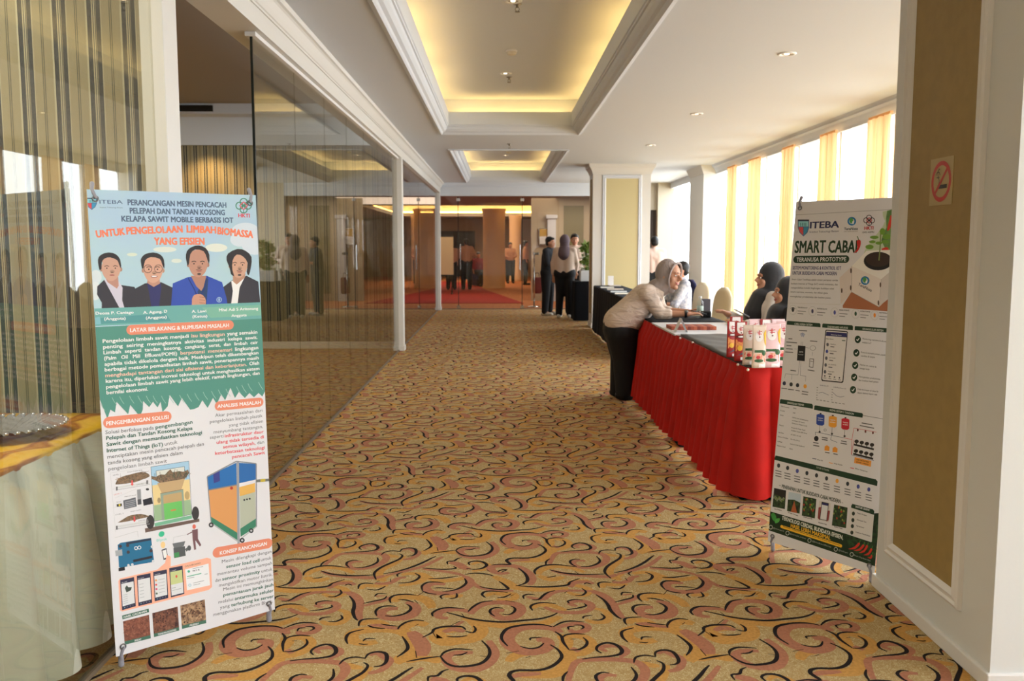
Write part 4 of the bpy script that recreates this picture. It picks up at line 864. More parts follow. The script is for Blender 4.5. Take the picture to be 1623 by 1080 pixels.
# circuit board etc
S.crop = F_
S.poly([(35, 130), (60, 112), (320, 70), (347, 275), (60, 325), (45, 320)], (38, 112, 150)); S.poly([(165, 258), (328, 222), (331, 243), (170, 279)], (46, 48, 58)); S.poly([(105, 110), (320, 72), (322, 90), (110, 128)], (44, 58, 78)); S.poly([(12, 180), (72, 168), (76, 220), (18, 228)], (170, 176, 180)); S.poly([(42, 328), (95, 317), (98, 347), (42, 357)], (34, 34, 40)); S.ring((192, 158), 13, 6, W_); S.ring((220, 153), 13, 6, W_)
for c0 in ((57, 142), (120, 135), (125, 192), (320, 180)): S.ell(c0, 14, 14, (70, 60, 64))
for c0 in ((127, 305), (160, 298), (328, 145), (338, 270)): S.ell(c0, 11, 11, (210, 216, 220))
S.pill((385, 38), (435, 36), 24, (66, 196, 150)); S.text('Blynk', (368, 103), (458, 88), 22, (112, 206, 190)); S.ell((422, 130), 20, 28, (246, 214, 150))
S.poly([(410, 172), (452, 158), (467, 245), (428, 260)], (50, 50, 66)); S.poly([(417, 180), (449, 169), (460, 236), (432, 246)], W_)
S.crop = C_
S.ell((516, 377), 9, 12, (226, 110, 90)); S.poly([(505, 395), (535, 388), (536, 440), (553, 472), (546, 480), (522, 448), (526, 495), (516, 498), (508, 440)], (122, 88, 92)); S.line([(510, 402), (480, 418)], 5, (122, 88, 92)); S.line([(480, 418), (410, 432), (408, 462)], 2, LG)
S.poly([(403, 465), (470, 452), (462, 478), (412, 490)], (112, 116, 118)); S.poly([(408, 488), (468, 478), (472, 528), (412, 541)], (88, 92, 94)); S.poly([(412, 514), (437, 509), (440, 533), (414, 538)], (74, 150, 92)); S.line([(472, 500), (496, 482)], 16, (100, 104, 106)); S.ell((490, 488), 10, 14, (90, 94, 96))
S.line([(103, 435), (222, 400), (226, 432)], 2, LG)
S.crop = F_
SL = (252, 184, 156)
S.poly([(40, 440), (55, 418), (800, 240), (832, 250), (842, 490), (815, 515), (75, 700), (55, 690)], SL); S.poly([(370, 345), (440, 285), (455, 215), (488, 230), (488, 320)], SL)
ph = ([(55, 430), (175, 405), (190, 655), (72, 690)], [(198, 395), (315, 372), (330, 625), (212, 655)], [(338, 362), (455, 340), (468, 585), (352, 614)], [(475, 330), (590, 308), (605, 550), (490, 580)])
def bil(q_, u, v):
    a = Vector(q_[0]).lerp(Vector(q_[1]), u); b = Vector(q_[3]).lerp(Vector(q_[2]), u); p = a.lerp(b, v); return (p.x, p.y)
for i, q_ in enumerate(ph):
    S.poly(q_, (54, 54, 78)); S.poly([bil(q_, .06, .14), bil(q_, .94, .14), bil(q_, .94, .88 if i < 3 else .95), bil(q_, .06, .88 if i < 3 else .95)], (226, 228, 230))
    S.text(('Monitor', 'Riwayat', 'Setelan', 'Lokasi')[i], bil(q_, .1, .12), bil(q_, .5, .11), 8, W_)
    if i == 0: S.poly([bil(q_, .3, .3), bil(q_, .45, .22), bil(q_, .55, .3), bil(q_, .8, .32), bil(q_, .72, .42), bil(q_, .4, .46)], (66, 78, 70))
    if i < 3:
        for k_ in range(5): S.line([bil(q_, .14 if i < 2 else .34, (.52 if i == 0 else .3)+k_*(.07 if i == 0 else .11)), bil(q_, .46 if i < 2 else .8, (.52 if i == 0 else .3)+k_*(.07 if i == 0 else .11))], 4, (176, 180, 184))
        for k_ in range(4): S.ell(bil(q_, .2+k_*.2, .935), 4, 4, (120, 180, 190) if k_ == 0 else (130, 132, 150))
    if i == 2:
        for k_, c in enumerate(((226, 150, 70), (222, 80, 80), (222, 80, 120), (90, 110, 90))): S.ell(bil(q_, .17, .3+k_*.15), 9, 9, c)
S.poly([bil(ph[3], .06, .14), bil(ph[3], .94, .14), bil(ph[3], .94, .58), bil(ph[3], .06, .58)], (204, 214, 150)); S.ell(bil(ph[3], .5, .33), 8, 12, (222, 90, 80))
S.line([bil(ph[3], .12, .7), bil(ph[3], .4, .7)], 4, (140, 142, 146)); S.line([bil(ph[3], .12, .78), bil(ph[3], .8, .78)], 4, (170, 172, 176))
S.poly([(612, 340), (812, 290), (826, 475), (628, 520)], (238, 240, 242)); S.text('DASHBOARD', (610, 322), (745, 292), 14, (86, 100, 84)); S.line([(628, 402), (750, 374)], 7, (76, 176, 140)); S.ell((643, 357), 11, 11, (76, 176, 140)); S.text('98.5 %', (675, 360), (735, 347), 12, (66, 70, 72), .02); S.ring((652, 475), 10, 4, (110, 180, 200))
for a, b in (((675, 335), (765, 315)), ((628, 418), (690, 405)), ((682, 458), (775, 435)), ((682, 475), (740, 462)), ((778, 382), (806, 376))): S.line([a, b], 4, (150, 156, 160))
CG = (74, 116, 98)
S.poly([(72, 735), (300, 676), (304, 706), (76, 768)], CG); S.text('HASIL CACAHAN', (88, 757), (283, 704), 17, W_, .024)
f1 = mat('print_fibre', (150, 92, 70), .6, c2=(108, 62, 50), scale=90); f2 = mat('print_bunch', (74, 44, 38), .6, c2=(142, 94, 72), scale=55); f3 = mat('print_frond', (92, 62, 48), .6, c2=(190, 156, 120), scale=60)
for q_, m_, t in (([(80, 785), (303, 728), (318, 930), (95, 985)], f1, 'SERAT'), ([(330, 715), (548, 658), (562, 862), (345, 920)], f2, 'TANDAN KOSONG'), ([(570, 650), (780, 597), (793, 800), (585, 850)], f3, 'PELEPAH')):
    S.poly(q_, m_)
    base_c = {'SERAT': ((182, 122, 96), (120, 70, 56), (164, 100, 80)), 'TANDAN KOSONG': ((128, 78, 60), (58, 34, 32), (150, 98, 76)), 'PELEPAH': ((196, 160, 122), (70, 48, 40), (150, 108, 78))}[t]
    for i in range(120):
        u, v = rn.random()*.9+.03, rn.random()*.76+.04; p = bil(q_, u, v); a = rn.random()*6.3; ln_ = 20 if t == 'SERAT' else 9
        S.line([p, (p[0]+ln_*math.cos(a), p[1]+ln_*math.sin(a))], 2.5 if t == 'SERAT' else 8, rn.choice(base_c))
    S.poly([bil(q_, 0, .86), bil(q_, 1, .86), q_[2], q_[3]], CG); u0, u1 = (.38, .64) if t == 'SERAT' else ((.16, .88) if t[0] == 'T' else (.32, .68)); S.text(t, bil(q_, u0, .97), bil(q_, u1, .97), 15, W_, .02)
sheetm = mat('banner_sheet', (228, 228, 232), .5, spec=.35)
S.build('banner_stand', 'left tall printed banner with four portrait men above green text panels', sheetm)

# ---- right banner -------------------------------------------------
bl = Vector((1.288, 4.20, .05)); br = Vector((1.618, 3.759, .05)); tl = Vector((1.399, 4.283, 1.670)); e_ = (br-bl).normalized()
S = Sheet(tl, e_, bl-tl, .553, (tl-bl).length)
G_, H_, I_ = (1230, 300, 4.91), (1210, 500, 4.91), (1200, 700, 4.91)
DGR = (36, 62, 44); TX_ = (78, 78, 82); INK = (44, 48, 92)
S.crop = G_
S.line([(120, 202), (960, 155)], 3, (170, 168, 172))
lf = mat('print_leaves', (120, 156, 84), .6, c2=(86, 120, 66), scale=30)
S.poly([(1000, 150), (830, 175), (850, 250), (800, 330), (700, 460), (690, 520), (780, 480), (1000, 520)], (196, 208, 178), 2); S.poly([(1000, 150), (865, 168), (860, 300), (820, 400), (900, 520), (1000, 540)], lf, 2)
for p in ([(890, 205), (900, 210), (892, 300), (870, 325), (865, 310)], [(862, 450), (880, 470), (840, 480), (820, 465)]): S.poly(p, (212, 62, 48), 2)
S.poly([(520, 905), (590, 795), (800, 915), (1000, 780), (1000, 960), (520, 925)], (176, 112, 78)); S.poly([(495, 690), (590, 600), (590, 800), (505, 895)], (222, 210, 204)); S.poly([(590, 600), (820, 700), (802, 918), (588, 800)], (232, 222, 216)); S.poly([(590, 600), (705, 480), (960, 470), (1000, 560), (820, 700)], (240, 236, 230)); S.poly([(820, 700), (1000, 560), (1000, 760), (802, 918)], (214, 204, 198))
S.line([(590, 600), (588, 800), (802, 918)], 3, (170, 160, 154)); S.line([(820, 700), (802, 918)], 3, (180, 170, 164))
for c0 in ((584, 635), (582, 768), (512, 790), (813, 745), (797, 885)): S.ell(c0, 6, 20, (92, 74, 66))
S.ell((795, 560), 112, 72, (34, 32, 32)); S.ell((795, 548), 96, 56, (62, 46, 40)); S.line([(802, 555), (812, 430), (815, 340)], 9, (124, 140, 80))
for c0, rx, ry in (((765, 375), 34, 13), ((750, 410), 26, 11), ((728, 450), 32, 18), ((830, 330), 22, 26), ((862, 370), 34, 20), ((850, 410), 30, 14), ((800, 420), 26, 12)): S.ell(c0, rx, ry, (116, 158, 62))
def tera(c0, r): S.ring(c0, r*.8, r*.4, (50, 126, 186)); S.ell((c0[0]-r*.1, c0[1]-r*.15), r*.42, r*.62, (86, 160, 84)); S.ell((c0[0]+r*.3, c0[1]+r*.3), r*.2, r*.35, W_)
tera((694, 712), 34); S.text('TeraNusa', (638, 748), (742, 800), 22, (86, 84, 90), .02); tera((590, 250), 34); S.text('TeraNusa', (530, 319), (636, 316), 20, (56, 80, 96), .03); S.text('SMART FARMING SOLUTION', (528, 334), (635, 331), 6, TX_)
fourrings((725, 243), 22, (60, 40, 48), (190, 40, 52)); S.text('HKTI', (688, 316), (757, 314), 25, (190, 44, 54), .04); S.text('DPD KEPRI', (673, 343), (763, 340), 12, (66, 66, 70), .02)
shield(170, 235, 258, 368); S.text('ITEBA', (265, 305), (488, 298), 50, INK, .03); S.text('Institut Teknologi Batam', (262, 341), (488, 333), 15, INK)
S.text('SMART', (146, 495), (382, 493), 92, DGR, .03); S.text('CABAI', (406, 493), (626, 493), 92, DGR, .03)
S.poly([(605, 495), (632, 488), (655, 450), (660, 405), (645, 392), (628, 408), (634, 450), (622, 480)], (204, 48, 42), 2); S.line([(642, 398), (638, 375), (630, 368)], 6, (70, 110, 60))
S.pill((135, 548), (570, 545), 28, DGR); S.text('TERANUSA PROTOTYPE', (160, 564), (545, 561), 31, W_, .01)
S.text('SISTEM MONITORING & KONTROL IOT', (130, 625), (505, 628), 26, (76, 74, 118), .03); S.text('UNTUK BUDIDAYA CABAI MODERN', (128, 665), (472, 670), 26, (76, 74, 118), .03)
for t, a, b in (('Smart Cabai TeraNusa adalah sistem pertanian cerdas', (122, 708), (482, 716)), ('berbasis Internet of Things (IoT) untuk memantau, dan', (118, 741), (480, 749)), ('mengendalikan kondisi lingkungan budidaya cabai', (117, 773), (450, 781)), ('secara real-time, otomatis, dan efisien guna', (113, 805), (402, 815)), ('meningkatkan produktivitas dan kualitas panen.', (110, 840), (428, 853))): S.text(t, a, b, 13, TX_, .01)
S.line([(105, 888), (500, 898)], 2, (200, 196, 190))
for c0, col, t, t2 in (((132, 940), (60, 60, 64), 'TERHUBUNG IOT', 'Pantau & kontrol'), ((284, 950), (70, 70, 110), 'MONITORING REAL-TIME', 'Suhu, Kelembaban'), ((457, 960), (80, 84, 160), 'IRIGASI OTOMATIS', 'Penyiraman sesuai'), ((620, 970), (60, 90, 66), 'NUTRISI OTOMATIS', 'Pemupukan'), ((768, 982), (238, 150, 60), 'NOTIFIKASI', 'Peringatan')):
    S.ring(c0, 30, 2, (190, 188, 186), ry=36); S.ell(c0, 9, 17, col); x, y = c0; S.text(t, (x+36, y-15), (x+112, y-10), 10, TX_, .03); S.line([(x+36, y+8), (x+100, y+13)], 5, (130, 130, 134)); S.line([(x+36, y+28), (x+80, y+32)], 5, (130, 130, 134))
for k_ in range(3): S.line([(132-18+6*k_, 930+k_*9), (132, 920+k_*9), (132+18-6*k_, 932+k_*9)], 4, (60, 60, 64))
S.crop = H_
for q_, t, a, b in (([(183, 50), (188, 43), (438, 62), (445, 70), (445, 94), (182, 73)], 'CARA KERJA SISTEM', (242, 74), (380, 83)), ([(459, 70), (465, 64), (690, 78), (698, 86), (697, 116), (458, 95)], 'DASHBOARD APLIKASI', (500, 96), (657, 106)), ([(711, 90), (716, 84), (1000, 103), (1000, 138), (710, 116)], 'KEUNGGULAN SISTEM', (772, 113), (933, 127)),
                    ([(130, 660), (136, 652), (378, 690), (386, 700), (385, 728), (128, 686)], 'SPESIFIKASI TEKNIS', (185, 688), (315, 707)), ([(397, 708), (403, 701), (768, 762), (776, 772), (771, 798), (394, 736)], 'SKEMA SISTEM 3 TANDON', (515, 744), (703, 776))): S.poly(q_, DGR); S.text(t, a, b, 15, (210, 214, 206), .02)
S.line([(775, 780), (960, 812)], 3, (80, 80, 80))
LN = (90, 94, 120)
S.poly([(270, 235), (328, 240), (322, 358), (261, 352)], (34, 32, 36)); S.text('ESP32', (280, 290), (310, 292), 10, W_); S.text('Controller', (272, 308), (312, 311), 8, W_)
for pl_ in ([(293, 235), (295, 205)], [(305, 236), (307, 206)], [(240, 262), (262, 264)], [(328, 252), (355, 256)], [(382, 285), (380, 315)], [(283, 356), (270, 465), (172, 455), (165, 490)], [(293, 357), (287, 468), (330, 474), (328, 515)], [(222, 460), (220, 500)]): S.line(pl_, 2, LN)
for k_ in range(3): S.line([(286+k_*5, 148+k_*9), (306, 138+k_*9), (324-k_*5, 151+k_*9)], 4, (92, 120, 180))
S.ring((385, 255), 22, 3, (120, 122, 126), ry=18); S.line([(362, 338), (392, 341), (387, 406), (358, 402), (362, 338)], 4, (60, 60, 64)); S.line([(366, 358), (386, 360)], 4, (120, 120, 124))
for c0, col in (((163, 530), (54, 56, 84)), ((216, 538), (60, 60, 64)), ((266, 545), (54, 56, 62)), ((325, 553), (238, 168, 66))): S.ell(c0, 13, 16, col)
for a, b in (((277, 118), (340, 122)), ((195, 182), (225, 184)), ((178, 208), (262, 215)), ((180, 235), (218, 238)), ((178, 260), (228, 264)), ((170, 285), (232, 290)), ((363, 200), (420, 204)), ((345, 425), (398, 434)), ((210, 428), (255, 434)), ((140, 567), (185, 573)), ((192, 576), (238, 581)), ((250, 584), (283, 589)), ((300, 592), (350, 600)), ((298, 612), (346, 618))): S.line([a, b], 6, (104, 104, 108))
S.poly([(490, 112), (650, 123), (658, 132), (622, 520), (612, 527), (458, 512), (451, 500), (482, 120)], (44, 44, 50), 0); S.poly([(492, 120), (648, 131), (652, 140), (615, 512), (606, 518), (464, 504), (458, 494), (488, 126)], (226, 222, 222)); S.poly([(490, 128), (651, 139), (649, 172), (486, 160)], (52, 50, 104)); S.text('Monitoring Sistem', (527, 155), (608, 161), 9, W_)
for i, t in enumerate(('Suhu', 'Kelembapan', 'pH Tanah', 'EC (Nutrisi)', 'Tegangan')):
    y = 228+i*53; x = 522-i*5; S.ell((x-22, y), 10, 14, (100, 100, 110) if i != 1 else (70, 80, 160)); S.text(t, (x, y), (x+30+4*len(t)*.6, y+4), 9, TX_, .01); S.line([(x, y+16), (x+30, y+19)], 6, (90, 90, 94))
S.text('Status Sistem', (488, 186), (545, 191), 9, TX_, .02); S.line([(612, 196), (638, 198)], 6, (90, 110, 100))
for k_ in range(4): S.ell((478+38*k_, 472+k_*5), 6, 6, (80, 80, 86)); S.line([(468+38*k_, 487+k_*5), (490+38*k_, 490+k_*5)], 4, (120, 120, 124))
S.text('Grafik Suhu (C)', (440, 548), (506, 556), 9, INK); S.text('Grafik Kelembapan (%)', (545, 562), (642, 576), 9, INK); S.line([(430, 605), (460, 600), (482, 610), (508, 622)], 3, (112, 114, 140)); S.line([(540, 600), (570, 628), (600, 637), (630, 630)], 3, (112, 114, 140))
for k_ in range(5): S.line([(416-k_*1, 562+20*k_), (424-k_, 563+20*k_)], 5, (130, 130, 134)); S.line([(533-k_, 578+20*k_), (541-k_, 579+20*k_)], 5, (130, 130, 134))
for k_ in range(4): S.line([(412+27*k_, 657+4*k_), (430+27*k_, 660+4*k_)], 5, (130, 130, 134)); S.line([(530+28*k_, 676+4*k_), (548+28*k_, 680+4*k_)], 5, (130, 130, 134))
for c0, t1, t2 in (((735, 188), 'Monitoring real-time & akurat', 'melalui IoT'), ((724, 293), 'Kontrol otomatis pompa, pupuk,', 'ventilasi & lampu'), ((715, 390), 'Hemat air, nutrisi &', 'tenaga kerja'), ((707, 483), 'Meningkatkan produktivitas', 'dan kualitas hasil panen'), ((698, 580), 'Data tersimpan di cloud &', 'dapat diakses kapan saja')):
    S.ell(c0, 24, 29, DGR); x, y = c0; S.line([(x-10, y), (x-2, y+10), (x+11, y-10)], 6, W_); S.text(t1, (x+36, y), (x+36+len(t1)*6.4, y+8+len(t1)*.5), 13, TX_, .01); S.text(t2, (x+34, y+28), (x+34+len(t2)*6.4, y+31+len(t2)*.5), 13, TX_, .01)
for x, y, c, t in ((444, 770, (52, 78, 168), 'NUTRISI A'), (540, 785, (240, 166, 62), 'NUTRISI B'), (638, 803, (206, 44, 62), 'AIR BAKU')):
    S.poly([(x-30, y+4), (x-14, y-2), (x+16, y+2), (x+32, y+10), (x+30, y+80), (x+14, y+90), (x-20, y+85), (x-32, y+74)], c, 0); S.text('TANDON', (x-20, y+34), (x+20, y+39), 9, W_, .02); S.text(t, (x-20, y+50), (x+20, y+55), 8, W_, .02); S.line([(x-6, y-5), (x+8, y-4)], 8, (50, 46, 60)); S.line([(x-4, y+86), (x-7, y+135)], 3, (90, 90, 90)); S.ell((x-6, y+138), 8, 9, (70, 66, 66))
S.line([(405, 935), (405, 910), (435, 914), (530, 935), (630, 955)], 3, LN); S.line([(630, 955), (690, 968)], 3, (210, 70, 80)); S.line([(684, 1080), (690, 968), (705, 878), (880, 910)], 3, (210, 70, 80)); S.line([(530, 935), (524, 970), (575, 990)], 3, LN); S.ell((412, 960), 18, 20, (44, 42, 46)); S.ring((480, 893), 9, 3, (110, 110, 114))
for x, y in ((735, 893), (795, 905), (853, 915)): S.ell((x, y), 7, 11, (110, 50, 50))
for r_ in range(2):
    S.line([(705-r_*5, 1006+r_*72), (860-r_*5, 1044+r_*74)], 13, (44, 40, 42))
    for k_ in range(4):
        x, y = 726+40*k_-r_*5, 982+9*k_+r_*74; S.ell((x, y), 17, 14, (54, 48, 46)); S.line([(x, y), (x-1, y+30)], 6, (54, 48, 46))
for x, y in ((495, 1035), (558, 1047)): S.poly([(x-18, y-14), (x, y-24), (x+20, y-10), (x+18, y+22), (x-20, y+18)], (240, 160, 62))
for a, b in (((455, 950), (500, 958)), ((455, 966), (500, 974)), ((605, 978), (648, 986)), ((600, 995), (650, 1004)), ((388, 990), (430, 998)), ((388, 1012), (435, 1020)), ((765, 838), (848, 853)), ((750, 858), (862, 880)), ((480, 1066), (515, 1072)), ((545, 1078), (578, 1084))): S.line([a, b], 7, (100, 98, 100))
rows = (('Mikrokontroler', 'ESP32', 712, 727), ('Koneksi', 'WiFi', 745, 763), ('Sensor', 'DHT22 (Suhu & Kelembaban)', 780, 800), ('', 'pH Sensor, EC Sensor', 0, 822), ('', 'Ultrasonic (Water Level)', 0, 843), ('Aktuator', 'Pompa Air, Pompa Pupuk', 858, 878), ('', 'Ventilasi, Lampu LED Grow', 0, 900), ('Catu Daya', 'AC 220V / DC 12V', 915, 932), ('Dimensi Prototipe', '40 x 40 x 50 cm', 948, 968), ('Aplikasi', 'Android & Web Dashboard', 985, 1005), ('Platform Cloud', 'Blynk', 1018, 1042))
for l_, r_, y0, y1 in rows:
    if l_: x = 137-(y0-712)*.1; S.text(l_, (x, y0), (x+len(l_)*4.6, y0+len(l_)*.9), 9, TX_, .02)
    x = 232-(y1-727)*.09; S.text(r_, (x, y1), (x+len(r_)*4.9, y1+len(r_)*1.0), 9, TX_, .02)
S.crop = I_
S.poly([(760, 122), (890, 152), (885, 198), (755, 168)], (238, 160, 70)); S.text('DAFTAR NUTRISI', (775, 146), (868, 166), 10, (80, 60, 40), .03); S.text('(AB MIX + MIKRO)', (772, 163), (866, 185), 9, (80, 60, 40), .03); S.line([(735, 105), (910, 150)], 3, LN); S.line([(735, 105), (755, -10)], 3, (200, 70, 80))
for a, b, c in (((430, 132), (462, 138), LN), ((560, 165), (590, 172), (238, 160, 70)), ((725, 205), (755, 212), (210, 60, 70))): S.line([a, b], 5, c)
for t, a, b in (('Aliran Air', (467, 146), (512, 155)), ('Aliran Nutrisi', (597, 175), (663, 190)), ('Aliran Campuran', (762, 214), (858, 240))): S.text(t, a, b, 10, TX_, .02)
S.poly([(136, 125), (145, 109), (925, 296), (938, 312), (934, 348), (135, 143)], DGR); S.text('FITUR UTAMA', (462, 210), (560, 234), 15, (170, 180, 166), .02)
for k_, c0 in enumerate(((168, 188), (238, 207), (313, 230), (388, 247), (463, 265), (541, 288), (623, 308), (705, 330), (787, 352), (870, 374))):
    S.ell(c0, 12, 17, (238, 170, 70) if k_ == 6 else ((84, 88, 160) if k_ in (2, 8, 9) else (56, 60, 66))); x, y = c0
    for j in range(3): S.line([(x-25, y+38+j*20), (x+22, y+49+j*20)], 6, (96, 96, 100))
S.text('PENERAPAN UNTUK BUDIDAYA CABAI MODERN', (192, 362), (648, 482), 28, (52, 66, 56), .03); S.line([(172, 342), (184, 345)], 3, TX_); S.line([(657, 476), (669, 480)], 3, TX_)
S.poly([(85, 430), (105, 440), (105, 545), (700, 722), (890, 785), (912, 560), (960, 560), (960, 985), (50, 680)], (30, 52, 32)); S.poly([(88, 440), (108, 450), (106, 545), (96, 560), (80, 590)], (110, 140, 90))
leafp = mat('print_leafdark', (44, 78, 40), .6, c2=(22, 38, 24), scale=60)
S.poly([(690, 722), (890, 785), (905, 640), (960, 600), (960, 920), (720, 860)], leafp)
fo = mat('print_crops', (60, 84, 46), .6, c2=(26, 34, 26), scale=70)
PH = ([(133, 362), (227, 382), (216, 527), (120, 508)], [(246, 393), (343, 410), (331, 563), (233, 542)], [(361, 427), (462, 448), (450, 600), (348, 577)], [(484, 462), (574, 482), (560, 630), (470, 610)], [(600, 491), (705, 516), (693, 676), (582, 654)])
for i, q_ in enumerate(PH):
    S.poly(q_, fo if i != 3 else (214, 208, 204))
    if i == 0:
        S.poly([bil(q_, 0, 0), bil(q_, 1, 0), bil(q_, 1, .45), bil(q_, 0, .3)], (44, 42, 40))
        for k_ in range(12): p = bil(q_, .05+.07*k_, .55+.03*(k_ % 5)); S.line([p, (p[0]+10, p[1]-22)], 5, (136, 160, 84) if k_ % 2 else (150, 150, 140))
    if i == 1:
        S.poly([bil(q_, 0, 0), bil(q_, 1, 0), bil(q_, 1, .45), bil(q_, .5, .35), bil(q_, 0, .4)], (190, 206, 220)); S.poly([bil(q_, .5, .4), bil(q_, .8, 1), bil(q_, .3, 1)], (176, 96, 60))
    if i in (2, 4):
        for k_ in range(26): p = bil(q_, rn.random()*.86+.05, rn.random()*.86+.05); S.ell(p, 6, 9, rn.choice(((176, 60, 48), (96, 130, 62), (50, 76, 40), (140, 150, 70))), 8)
    if i == 3:
        S.poly([bil(q_, .0, .35), bil(q_, .2, .3), bil(q_, .2, 1), bil(q_, 0, .9)], (150, 70, 70)); S.poly([bil(q_, .8, .4), bil(q_, 1, .4), bil(q_, .95, .9), bil(q_, .78, 1)], (150, 70, 70)); S.poly([bil(q_, .22, .02), bil(q_, .84, .02), bil(q_, .8, .95), bil(q_, .18, .95)], (40, 40, 50)); S.poly([bil(q_, .27, .06), bil(q_, .79, .06), bil(q_, .76, .92), bil(q_, .23, .92)], (226, 226, 230)); S.poly([bil(q_, .27, .06), bil(q_, .79, .06), bil(q_, .79, .17), bil(q_, .27, .17)], (54, 52, 104))
for t, a, b in (('Lahan Pertanian', (133, 528), (192, 542)), ('Green House', (240, 556), (318, 582)), ('Hidroponik', (362, 592), (430, 608)), ('Monitoring', (478, 636), (540, 650)), ('Kebun Cabai', (602, 668), (664, 684))): S.text(t, a, b, 10, TX_, .03)
S.poly([(733, 500), (742, 486), (903, 530), (913, 544), (910, 572), (732, 516)], DGR); S.poly([(732, 516), (910, 572), (893, 782), (690, 715)], (220, 216, 214)); S.text('UNTUK SIAPA?', (765, 514), (875, 543), 15, W_, .02)
for c0, t1 in (((750, 562), 'Petani Modern'), ((746, 613), 'Kelompok Tani'), ((742, 660), 'Agropreneur'), ((738, 710), 'Institusi Pendidikan')): S.ell(c0, 12, 16, (50, 60, 52)); x, y = c0; S.text(t1, (x+30, y), (x+30+len(t1)*5.6, y+len(t1)*1.6), 11, TX_, .02)
S.poly([(108, 566), (130, 556), (150, 588), (142, 625), (118, 605)], (64, 150, 70), 2); S.poly([(148, 602), (176, 598), (172, 625), (146, 638), (138, 625)], (84, 170, 80), 2)
S.text('TEKNOLOGI CERDAS, BUDIDAYA EFISIEN,', (193, 608), (668, 764), 30, (228, 230, 220), .03); S.text('HASIL LEBIH MAKSIMAL', (262, 668), (570, 768), 29, (240, 186, 52), .03)
S.pill((182, 660), (662, 817), 12, (240, 186, 52)); S.text('TeraNusa - Solusi Pertanian Cerdas untuk Masa Depan Berkelanjutan', (200, 664), (645, 812), 9, (50, 60, 30), .02)
for c0, t, a, b in (((107, 668), '@teranusa.id', (125, 678), (208, 704)), ((237, 714), '@smartcabai_teranusa', (255, 722), (380, 762)), ((408, 771), '@itebaofficial', (427, 780), (575, 828)), ((613, 840), '@hktikepri', (632, 850), (705, 873)), ((737, 880), 'Batam, Kepulauan Riau', (755, 890), (882, 935))): S.ring(c0, 13, 4, (200, 204, 196), ry=15); S.text(t, a, b, 12, (170, 176, 166))
for c0, c1 in (((708, 838), (795, 792)), ((750, 850), (830, 805)), ((790, 868), (858, 810)), ((828, 885), (892, 835)), ((858, 900), (893, 885))):
    mx, my = (c0[0]+c1[0])/2+6, (c0[1]+c1[1])/2+10; S.poly([c0, (mx, my-4), (c1[0]-6, c1[1]-4), (c1[0]+6, c1[1]+8), (mx+4, my+14)], (206, 56, 42), 2); S.line([c1, (c1[0]+10, c1[1]-22)], 5, (70, 130, 60))
S.build('banner_stand', 'right tall printed banner about a chilli growing prototype, partly behind the near pillar', mat('banner_sheet_right', (224, 222, 226), .5, spec=.35))

# ---------------------------------------------------------------- tables and cloths
def table(name, label, x0, x1, y0, y1, zt=.765):
    t = thing(name, label, 'table', ((x0+x1)/2, (y0+y1)/2, 0)); a, b = (x1-x0)/2, (y1-y0)/2
    bm = NB(); box(bm, -a, a, -b, b, zt-.03, zt-.004, .004); add('tabletop', bm, mat('laminate_grey', (196, 198, 202), .4), t)
    for sx in (-1, 1):
        for sy in (-1, 1):
            bm = NB(); cyl(bm, (sx*(a-.05), sy*(b-.12), 0.003), (sx*(a-.05), sy*(b-.12), zt-.03), .014, 10); add('leg', bm, blackp, t)
    return t
def skirt(name, label, cat, path, z0, z1, m, pitch=.09, amp=.022, flare=.05, n_per=8, seed=1, band=.05, group=None, box_=False, closed=False):
    """pleated fabric hung along a path (list of xy) - outward is to the right of travel"""
    rnd = random.Random(seed); P = [Vector((*p, 0)) for p in path]; pts = []; s_ = 0
    for a, b in zip(P, P[1:]):
        L = (b-a).length; n = max(2, int(L/pitch*n_per)); t = (b-a)/L; o = Vector((t.y, -t.x, 0))
        for i in range(n): pts.append((a+(b-a)*i/n, o, s_+L*i/n))
        s_ += L
    pts.append((P[-1], o, s_)); rows = [0, band/(z1-z0), .18, .4, .7, 1]; rings = []
    jit = [rnd.uniform(-.3, .3) for _ in range(400)]
    bm = NB()
    for f in rows:
        r = []
        for p, o, s__ in pts:
            ph = s__/pitch+jit[int(s__/pitch) % 400]*.5*f
            k = abs(((ph) % 1)*2-1); wv = (abs(math.sin(PI*ph))**.55 if box_ else .5-.5*math.cos(2*PI*ph))
            g = min(1, f/rows[2]) if f > rows[1]-1e-6 else .12
            d = .006+amp*wv*g*(.65+.6*f)+flare*f**1.3+.012*f*math.sin(s__*5+jit[0]*9)
            r.append(bm.verts.new((p.x+o.x*d, p.y+o.y*d, z1-(z1-z0)*f+(.012*math.sin(s__*3.1)*(f == 1) if z0 > .02 else 0))))
        rings.append(r)
    for a, b in zip(rings, rings[1:]):
        for i in range(len(a)-1): bm.faces.new((a[i], a[i+1], b[i+1], b[i]))
    return setp(add(name, bm, m, smooth=True), label, cat, group)
redf = mat('red_cloth', (186, 28, 20), .75, noise_amt=.08, scale=8, spec=.2)
T1 = table('folding_table', 'front folding table under the red pleated skirt, nearest the right banner', 1.43, 2.02, 5.09, 6.95)
T2 = table('folding_table', 'second folding table under the red skirt, where the woman in the grey headscarf leans', 1.40, 2.02, 6.99, 8.75)
skirt('table_skirt', 'red pleated skirt hanging round the snack tables', 'table skirt', [(1.36, 8.78), (1.385, 6.97), (1.41, 5.07), (2.04, 5.07)], .045, .775, redf, pitch=.16, amp=.075, flare=.035, n_per=16, box_=True)
hm = thing('under_cloth', 'dark cloth hem showing on the carpet under the red skirt', 'cloth', (1.46, 5.2, 0))
